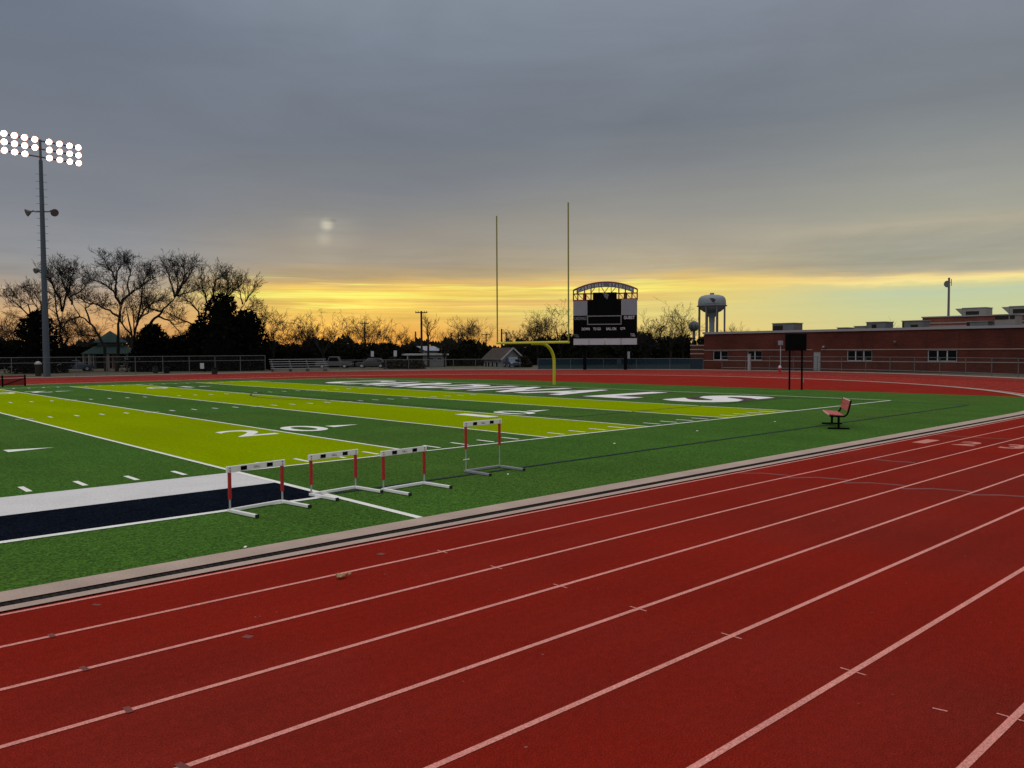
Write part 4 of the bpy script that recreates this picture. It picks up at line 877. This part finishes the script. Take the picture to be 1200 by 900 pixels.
for i, (x, yt, dep, sp, ml, lb, mt) in enumerate([
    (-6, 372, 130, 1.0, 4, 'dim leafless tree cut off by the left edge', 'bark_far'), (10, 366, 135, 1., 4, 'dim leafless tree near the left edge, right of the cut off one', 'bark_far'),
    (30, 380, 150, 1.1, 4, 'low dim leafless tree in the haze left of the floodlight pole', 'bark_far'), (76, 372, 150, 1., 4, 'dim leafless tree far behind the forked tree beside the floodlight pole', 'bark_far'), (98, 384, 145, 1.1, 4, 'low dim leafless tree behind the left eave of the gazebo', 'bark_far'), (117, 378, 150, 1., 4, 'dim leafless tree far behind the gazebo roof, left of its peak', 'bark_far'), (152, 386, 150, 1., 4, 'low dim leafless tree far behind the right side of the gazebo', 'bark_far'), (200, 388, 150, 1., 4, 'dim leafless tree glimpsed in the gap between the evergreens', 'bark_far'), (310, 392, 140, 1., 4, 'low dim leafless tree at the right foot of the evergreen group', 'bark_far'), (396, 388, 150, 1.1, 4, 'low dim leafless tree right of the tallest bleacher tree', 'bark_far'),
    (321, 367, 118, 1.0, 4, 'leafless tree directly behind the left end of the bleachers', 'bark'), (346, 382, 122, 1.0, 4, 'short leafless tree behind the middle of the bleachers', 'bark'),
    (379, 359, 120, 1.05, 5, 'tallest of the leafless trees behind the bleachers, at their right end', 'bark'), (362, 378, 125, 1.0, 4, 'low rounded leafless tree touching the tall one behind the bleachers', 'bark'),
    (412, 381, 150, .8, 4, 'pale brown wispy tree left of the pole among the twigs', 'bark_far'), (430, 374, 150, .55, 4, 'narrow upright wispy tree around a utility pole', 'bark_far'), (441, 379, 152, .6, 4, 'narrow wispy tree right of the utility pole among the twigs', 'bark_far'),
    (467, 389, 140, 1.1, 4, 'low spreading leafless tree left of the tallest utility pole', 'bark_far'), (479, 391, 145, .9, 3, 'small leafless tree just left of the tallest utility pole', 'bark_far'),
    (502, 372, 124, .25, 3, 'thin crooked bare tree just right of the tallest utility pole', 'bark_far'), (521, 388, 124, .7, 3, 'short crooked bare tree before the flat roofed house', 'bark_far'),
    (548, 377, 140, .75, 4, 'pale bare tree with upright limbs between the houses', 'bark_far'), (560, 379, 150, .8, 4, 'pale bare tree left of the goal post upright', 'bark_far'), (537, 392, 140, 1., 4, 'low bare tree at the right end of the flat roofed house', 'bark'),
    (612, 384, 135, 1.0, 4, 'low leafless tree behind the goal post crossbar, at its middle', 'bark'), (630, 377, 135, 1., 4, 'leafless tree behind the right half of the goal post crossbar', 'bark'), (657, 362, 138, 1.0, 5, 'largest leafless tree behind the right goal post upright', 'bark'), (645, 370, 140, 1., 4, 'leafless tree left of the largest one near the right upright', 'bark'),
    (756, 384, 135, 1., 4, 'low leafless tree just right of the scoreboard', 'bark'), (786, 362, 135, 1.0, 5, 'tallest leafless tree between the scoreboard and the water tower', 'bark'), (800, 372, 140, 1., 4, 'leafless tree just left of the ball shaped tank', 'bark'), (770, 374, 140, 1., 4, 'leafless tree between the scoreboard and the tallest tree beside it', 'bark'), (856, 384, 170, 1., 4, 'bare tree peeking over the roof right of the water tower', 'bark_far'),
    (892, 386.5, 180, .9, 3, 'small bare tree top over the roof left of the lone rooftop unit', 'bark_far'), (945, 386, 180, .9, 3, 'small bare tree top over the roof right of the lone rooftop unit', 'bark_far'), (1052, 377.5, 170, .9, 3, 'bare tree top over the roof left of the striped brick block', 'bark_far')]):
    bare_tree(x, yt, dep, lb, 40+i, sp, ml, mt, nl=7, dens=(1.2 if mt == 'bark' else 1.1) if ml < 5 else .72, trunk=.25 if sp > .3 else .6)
# evergreens and scrub: leaf clumps over a dark heart
def leafy(name, x, w, yt, dep, label, seed, n=1500, m='evergreen', cone=.5, cat='tree', group='dark evergreen trees', trunk=True, leaf=.34):
    rg = random.Random(seed); b = PD(x, 430, dep); b.z = 0; H_ = zat(b, yt); rw = w*dep/FPX/2
    r_ = thing(name, b, label, cat, group)
    if trunk: MB().tube([b, b+Vector((0, 0, H_*.7))], [.2, .06], 7).build('trunk', 'bark', r_)
    q = MB(); lob = [(rg.uniform(0, 6.28), rg.uniform(.1, .9), rg.uniform(.6, 1.15)) for _ in range(9)]
    def radius(t, an_):
        base = (1-t)**(.2+cone) * (min(1, .8+t*1.2)); k = 1.
        for la, lt, lr in lob:
            dd = abs(((an_-la+math.pi) % (2*math.pi))-math.pi); k += (lr-.9)*.9*math.exp(-(dd/.6)**2-((t-lt)/.16)**2)
        return rw*base*max(k, .3)
    nz, na = 9, 12; ring = len(q.v)
    for i in range(nz+1):
        t = i/nz*.93
        for j in range(na): an_ = 2*math.pi*j/na; r = radius(t, an_)*.62*rg.uniform(.8, 1.1); q.v.append((b.x+r*math.cos(an_), b.y+r*math.sin(an_), .05+H_*t))
    for i in range(nz):
        for j in range(na): q.f.append((i*na+j, i*na+(j+1) % na, (i+1)*na+(j+1) % na, (i+1)*na+j))
    q.f.append(tuple(nz*na+j for j in range(na)))
    for _ in range(n):
        t = rg.random()**1.15; an_ = rg.uniform(0, 6.28); r = radius(t, an_)*(.55+.62*rg.random()**.9); c_ = Vector((b.x+r*math.cos(an_), b.y+r*math.sin(an_), .05+H_*t+rg.gauss(0, .12)))
        o = Vector((math.cos(an_), math.sin(an_), rg.uniform(-.3, 1.0))).normalized(); s_ = leaf*rg.uniform(.5, 1.5); t1 = o.orthogonal().normalized(); t1 = Matrix.Rotation(rg.uniform(0, 6.28), 3, o) @ t1; t2 = (o+Vector((rg.gauss(0, .6), rg.gauss(0, .6), rg.gauss(0, .6)))).normalized()
        q.quad(c_-t1*s_*.4-t2*s_*.2, c_+t1*s_*.4-t2*s_*.1, c_+t2*s_*.9)
    q.build('crown', m, r_, fix=False); return r_
for i, a_ in enumerate([(46, 66, 366, 99, 'dark evergreen directly behind the floodlight pole', .30), (10, 56, 400, 120, 'low dark evergreen at the left edge of the photo', .1), (86, 52, 408, 125, 'low dark evergreen left of the gazebo', .1), (122, 50, 404, 128, 'low dark evergreen directly behind the gazebo', .1), (179, 56, 382, 104, 'dark evergreen touching the right side of the gazebo roof', .28), (211, 58, 396, 108, 'lower dark evergreen in the gap between two taller ones', .2), (262, 84, 347, 106, 'tallest and largest dark evergreen, right of the bare trees', .22), (291, 58, 366, 107, 'dark evergreen at the right end of the group, left of the bleachers', .22), (236, 58, 380, 107, 'dark evergreen on the left flank of the largest one', .2)]):
    leafy('evergreen_tree', a_[0], a_[1], a_[2], a_[3], a_[4], 100+i, 2600, cone=a_[5], leaf=.42)
for i, a_ in enumerate([(318, 34, 401, 122), (342, 44, 404, 124), (371, 52, 398, 126), (403, 50, 401, 128), (432, 44, 404, 130), (455, 36, 403, 128), (478, 30, 407, 135), (527, 26, 405, 134), (549, 34, 400, 132), (566, 30, 407, 140), (612, 34, 409, 138), (640, 46, 398, 142), (668, 44, 392, 140), (700, 46, 398, 138), (728, 40, 402, 140), (752, 34, 390, 140), (778, 44, 396, 142), (800, 40, 394, 144), (826, 30, 396, 150)]):
    w_ = ['behind the left end of the bleachers', 'behind the middle of the bleachers', 'behind the right end of the bleachers', 'behind the pickup truck', 'behind the left white sign', 'between the two white signs', 'left of the flat roofed house', 'right of the flat roofed house', 'between the flat roofed and the gable house', 'touching the left side of the gable house', 'at the right side of the gable house', 'below the right half of the goal post crossbar', 'behind the right goal post upright', 'between the scoreboard posts on the left', 'between the scoreboard posts on the right', 'just right of the scoreboard', 'below the tallest tree right of the scoreboard', 'below the ball shaped tank', 'at the left corner of the school'][i]
    leafy('scrub_tree', a_[0], a_[1]*1.15, a_[2], a_[3], 'dark rounded scrub tree '+w_, 200+i, 1300, 'scrub', .12, 'tree', 'dark scrub trees in a row', True, .42)
for i, (x, w, yt, dep, lb) in enumerate([(464, 34, 421, 113, 'low brown hedge bush behind the fence, left of the tallest utility pole'), (486, 24, 423, 112, 'low dark bush at the foot of the tallest utility pole'), (613, 20, 419, 118, 'green bush at the gable end of the brown roofed house')]):
    leafy('bush', x, w, yt, dep, lb, 300+i, 900, 'brush', .1, 'bush', 'low bushes behind the fence', False, .3)
# far-off woods as one mass
rg = random.Random(5); q = MB()
for k in range(5200):
    a_ = rg.uniform(-42, 50); d = rg.uniform(330, 420); an_ = YAW-R(a_); b = Vector((CP.x+d*math.cos(an_), CP.y+d*math.sin(an_), 0)); hh = 5.2+1.8*math.sin(a_*.9)+1.2*math.sin(a_*2.7+1)+rg.uniform(-.5, 1.2); z = hh*rg.random()**.7
    s_ = rg.uniform(.8, 1.9); u_ = Vector((-math.sin(an_), math.cos(an_), 0)); c_ = b+Vector((0, 0, z)); q.quad(c_-u_*s_-Vector((0, 0, s_*.7)), c_+u_*s_*.9-Vector((0, 0, s_*.5)), c_+u_*s_*.3+Vector((0, 0, s_*.9)))
tag(q.build('distant_woods', 'scrub', fix=False), 'dark line of far woods along the horizon', 'woods', kind='stuff')

# ------------------------------------------------------------------ sky
wd = bpy.data.worlds.new('World'); scn.world = wd; wd.use_nodes = True; nt = wd.node_tree; N, L = nt.nodes, nt.links
bg = N['Background']
def nm(op, a, b=None, c=None):
    n = N.new('ShaderNodeMath'); n.operation = op
    for i, v in enumerate((a, b, c)):
        if v is None: continue
        if isinstance(v, (int, float)): n.inputs[i].default_value = v
        else: L.new(v, n.inputs[i])
    return n.outputs[0]
tc = N.new('ShaderNodeTexCoord'); dirv = tc.outputs['Generated']
sep = N.new('ShaderNodeSeparateXYZ'); L.new(dirv, sep.inputs[0])
def dot(v):
    n = N.new('ShaderNodeVectorMath'); n.operation = 'DOT_PRODUCT'; L.new(dirv, n.inputs[0]); n.inputs[1].default_value = v; return n.outputs['Value']
hf = Vector((fw.x, fw.y, 0)).normalized()
el = nm('DIVIDE', nm('ARCSINE', sep.outputs[2]), math.pi/180)
su = dot(rt); sf = dot(hf); az = nm('DIVIDE', nm('ARCTAN2', su, sf), math.pi/180)
cb = N.new('ShaderNodeCombineXYZ'); L.new(nm('MULTIPLY', az, .055), cb.inputs[0]); L.new(nm('MULTIPLY', el, .62), cb.inputs[1])
def wnoise(sc, det=5., rough=.55, vec=None, dist=0.):
    n = N.new('ShaderNodeTexNoise'); n.inputs['Scale'].default_value = sc; n.inputs['Detail'].default_value = det; n.inputs['Roughness'].default_value = rough; n.inputs['Distortion'].default_value = dist; L.new(vec or cb.outputs[0], n.inputs['Vector']); return n.outputs['Fac']
n1 = wnoise(1.0, 6, .6, dist=.4); 
cb2 = N.new('ShaderNodeCombineXYZ'); L.new(nm('MULTIPLY', az, .035), cb2.inputs[0]); L.new(nm('MULTIPLY', el, .13), cb2.inputs[1]); cb2.inputs[2].default_value = 3.3
n2 = wnoise(1.6, 7, .58, cb2.outputs[0], .6)
cb3 = N.new('ShaderNodeCombineXYZ'); L.new(nm('MULTIPLY', az, .10), cb3.inputs[0]); L.new(nm('MULTIPLY', el, 1.9), cb3.inputs[1]); cb3.inputs[2].default_value = 8.1
n3 = wnoise(1.0, 5, .6, cb3.outputs[0], .3)
warp = nm('ADD', nm('MULTIPLY', nm('SUBTRACT', n1, .5), 2.0), nm('MULTIPLY', nm('SUBTRACT', n2, .5), 1.6))
elw = nm('ADD', el, nm('MULTIPLY', warp, nm('MINIMUM', nm('MULTIPLY', nm('MAXIMUM', el, 0.), .22), 1.1)))
def px2e(y): return math.degrees(math.atan((410-y)/FPX))
def ramp(stops):
    r_ = N.new('ShaderNodeValToRGB'); cr = r_.color_ramp; cr.interpolation = 'B_SPLINE' if False else 'EASE'; cr.interpolation = 'LINEAR'
    st = sorted((max(0., px2e(y))/30, s2l(c)) for y, c in stops)
    while len(cr.elements) < len(st): cr.elements.new(.5)
    for e_, (p_, c_) in zip(cr.elements, st): e_.position = p_; e_.color = (*c_, 1)
    L.new(nm('DIVIDE', elw, 30.), r_.inputs[0]); return r_.outputs[0]
rA = ramp([(410, (175, 125, 90)), (390, (226, 168, 105)), (372, (222, 178, 125)), (355, (196, 170, 142)), (335, (163, 156, 148)), (300, (141, 143, 147)), (250, (127, 131, 139)), (150, (114, 121, 133)), (60, (110, 119, 134)), (0, (115, 125, 141))])
rB = ramp([(412, (225, 140, 60)), (398, (240, 165, 70)), (380, (245, 190, 92)), (362, (246, 203, 100)), (351, (255, 222, 104)), (341, (250, 210, 100)), (332, (214, 178, 112)), (322, (180, 158, 120)), (305, (163, 151, 132)), (280, (151, 144, 134)), (250, (136, 136, 136)), (220, (126, 129, 135)), (170, (114, 121, 131)), (90, (119, 127, 141)), (0, (131, 141, 154))])
rC = ramp([(410, (235, 195, 110)), (390, (236, 206, 122)), (365, (226, 208, 130)), (348, (232, 208, 118)), (337, (240, 202, 112)), (328, (216, 186, 120)), (316, (182, 168, 138)), (285, (164, 157, 142)), (245, (148, 147, 142)), (205, (132, 135, 139)), (150, (114, 121, 130)), (60, (124, 132, 145)), (0, (131, 139, 153))])
rD = ramp([(410, (214, 204, 138)), (385, (208, 206, 148)), (362, (198, 205, 158)), (347, (191, 203, 167)), (341, (212, 208, 152)), (338.5, (248, 228, 152)), (335, (243, 219, 148)), (331, (210, 190, 146)), (326, (176, 170, 148)), (312, (165, 164, 148)), (295, (168, 165, 149)), (284, (180, 173, 152)), (270, (165, 164, 150)), (245, (156, 157, 150)), (205, (140, 144, 144)), (150, (123, 129, 135)), (60, (126, 133, 144)), (0, (130, 137, 150))])
def mixc(f, a, b):
    m_ = N.new('ShaderNodeMix'); m_.data_type = 'RGBA'
    if isinstance(f, (int, float)): m_.inputs[0].default_value = f
    else: L.new(f, m_.inputs[0])
    for i, v in ((6, a), (7, b)):
        if isinstance(v, tuple): m_.inputs[i].default_value = (*v, 1)
        else: L.new(v, m_.inputs[i])
    return m_.outputs[2]
def sm(v, a, b):
    n = N.new('ShaderNodeMapRange'); n.interpolation_type = 'SMOOTHSTEP'; n.inputs[1].default_value = a; n.inputs[2].default_value = b; L.new(v, n.inputs[0]); return n.outputs[0]
c_ = mixc(sm(az, -27., -13.), rA, rB); c_ = mixc(sm(az, -9., 9.), c_, rC); c_ = mixc(sm(az, 11., 27.), c_, rD)
# cloud texture: soft streaks, strongest low down
def scale(cs, f):
    v = N.new('ShaderNodeVectorMath'); v.operation = 'SCALE'; L.new(cs, v.inputs[0]); L.new(f, v.inputs['Scale']); return v.outputs[0]
amp = nm('ADD', .10, nm('MULTIPLY', .12, sm(el, 10., 5.)))
st_ = nm('ADD', nm('MULTIPLY', nm('SUBTRACT', n2, .5), 1.5), nm('MULTIPLY', nm('SUBTRACT', n3, .5), nm('MULTIPLY', sm(el, 9., 3.), 1.5)))
calm = nm('SUBTRACT', 1., nm('MULTIPLY', .85, nm('MULTIPLY', sm(az, 2., 16.), sm(el, 5.2, 4.2))))
c_ = scale(c_, nm('ADD', 1., nm('MULTIPLY', st_, nm('MULTIPLY', nm('MULTIPLY', amp, calm), 2.0))))
def ray_e(y): return math.degrees(math.asin(ray(383, y).normalized().z))
cb4 = N.new('ShaderNodeCombineXYZ'); L.new(nm('MULTIPLY', az, .045), cb4.inputs[0]); L.new(nm('MULTIPLY', nm('ADD', el, nm('MULTIPLY', warp, .10)), 1.55), cb4.inputs[1]); cb4.inputs[2].default_value = 5.7
n4 = wnoise(1.0, 4, .7, cb4.outputs[0], .15)
cb5 = N.new('ShaderNodeCombineXYZ'); L.new(nm('MULTIPLY', az, .03), cb5.inputs[0]); L.new(nm('MULTIPLY', el, 6.5), cb5.inputs[1]); cb5.inputs[2].default_value = 1.7
n5 = wnoise(1.0, 3, .5, cb5.outputs[0], .1)
bmask = nm('MULTIPLY', nm('MULTIPLY', sm(el, 2.2, 3.2), sm(el, 5.3, 4.5)), nm('MULTIPLY', sm(az, -26., -14.), sm(az, 20., 4.)))
c_ = mixc(nm('MULTIPLY', bmask, nm('MULTIPLY', sm(n4, .50, .64), .85)), c_, s2l((255, 249, 122))); c_ = mixc(nm('MULTIPLY', bmask, nm('MULTIPLY', sm(n4, .49, .38), .75)), c_, s2l((228, 184, 108)))
c_ = scale(c_, nm('ADD', 1., nm('MULTIPLY', nm('SUBTRACT', n5, .5), nm('MULTIPLY', bmask, .55))))
def ray_e(y): return math.degrees(math.asin(ray(383, y).normalized().z))
# veiled sun glow
sund = ray(383, 263).normalized(); sd_ = nm('DIVIDE', nm('ARCCOSINE', nm('MINIMUM', dot(sund), 1.)), math.pi/180)
sd2_ = nm('DIVIDE', nm('ARCCOSINE', nm('MINIMUM', dot(ray(380, 279).normalized()), 1.)), math.pi/180)
gl = nm('ADD', nm('ADD', nm('MULTIPLY', sm(sd_, .62, .05), .22), nm('MULTIPLY', sm(sd2_, .75, .05), .07)), nm('MULTIPLY', sm(sd_, 3.4, 0.), .05))
gm = N.new('ShaderNodeVectorMath'); gm.operation = 'SCALE'; gm.inputs[0].default_value = (1., .92, .60); L.new(nm('MULTIPLY', gl, nm('SUBTRACT', nm('ADD', .30, nm('MULTIPLY', n3, 1.4)), nm('MULTIPLY', sm(el, ray_e(258), ray_e(252)), .8))), gm.inputs['Scale'])
cd_ = ray(386, 258.5).normalized(); ce = math.degrees(math.asin(cd_.z)); ca = math.degrees(math.atan2(cd_.dot(rt), cd_.dot(hf)))
dd_ = nm('SQRT', nm('ADD', nm('POWER', nm('MULTIPLY', nm('SUBTRACT', az, ca), 1.9), 2.), nm('POWER', nm('MULTIPLY', nm('SUBTRACT', el, ce), 6.5), 2.))); c_ = scale(c_, nm('SUBTRACT', 1., nm('MULTIPLY', sm(dd_, 1.3, .2), .28)))
ga = N.new('ShaderNodeVectorMath'); ga.operation = 'ADD'; L.new(c_, ga.inputs[0]); L.new(gm.outputs[0], ga.inputs[1]); c_ = ga.outputs[0]
# brighter overcast overhead and behind the camera
back = sm(sf, .15, -.5); c_ = mixc(back, c_, (.46, .47, .50)); zen = sm(el, 26., 62.); c_ = mixc(zen, c_, (1.10, 1.08, 1.08)); c_ = mixc(sm(el, -.5, -3.), c_, (.03, .03, .03))
L.new(c_, bg.inputs[0]); bg.inputs[1].default_value = 1.0
# added soft fill from high behind the camera, away from the veiled glow
sl = bpy.data.lights.new('fill_sun', 'SUN'); sl.energy = .55; sl.angle = R(40); sl.color = (1, .95, .88); so = bpy.data.objects.new('fill_sun', sl); col.objects.link(so)
sv = (-hf*.45-rt*.5+Vector((0, 0, 1.0))).normalized(); so.rotation_euler = (sv).to_track_quat('Z', 'Y').to_euler()

scn.render.engine = 'CYCLES'; scn.cycles.use_denoising = True
scn.view_settings.view_transform = 'Standard'; scn.view_settings.look = 'None'; scn.view_settings.exposure = 0; scn.view_settings.gamma = 1
scn.cycles.max_bounces = 6; scn.cycles.transparent_max_bounces = 24
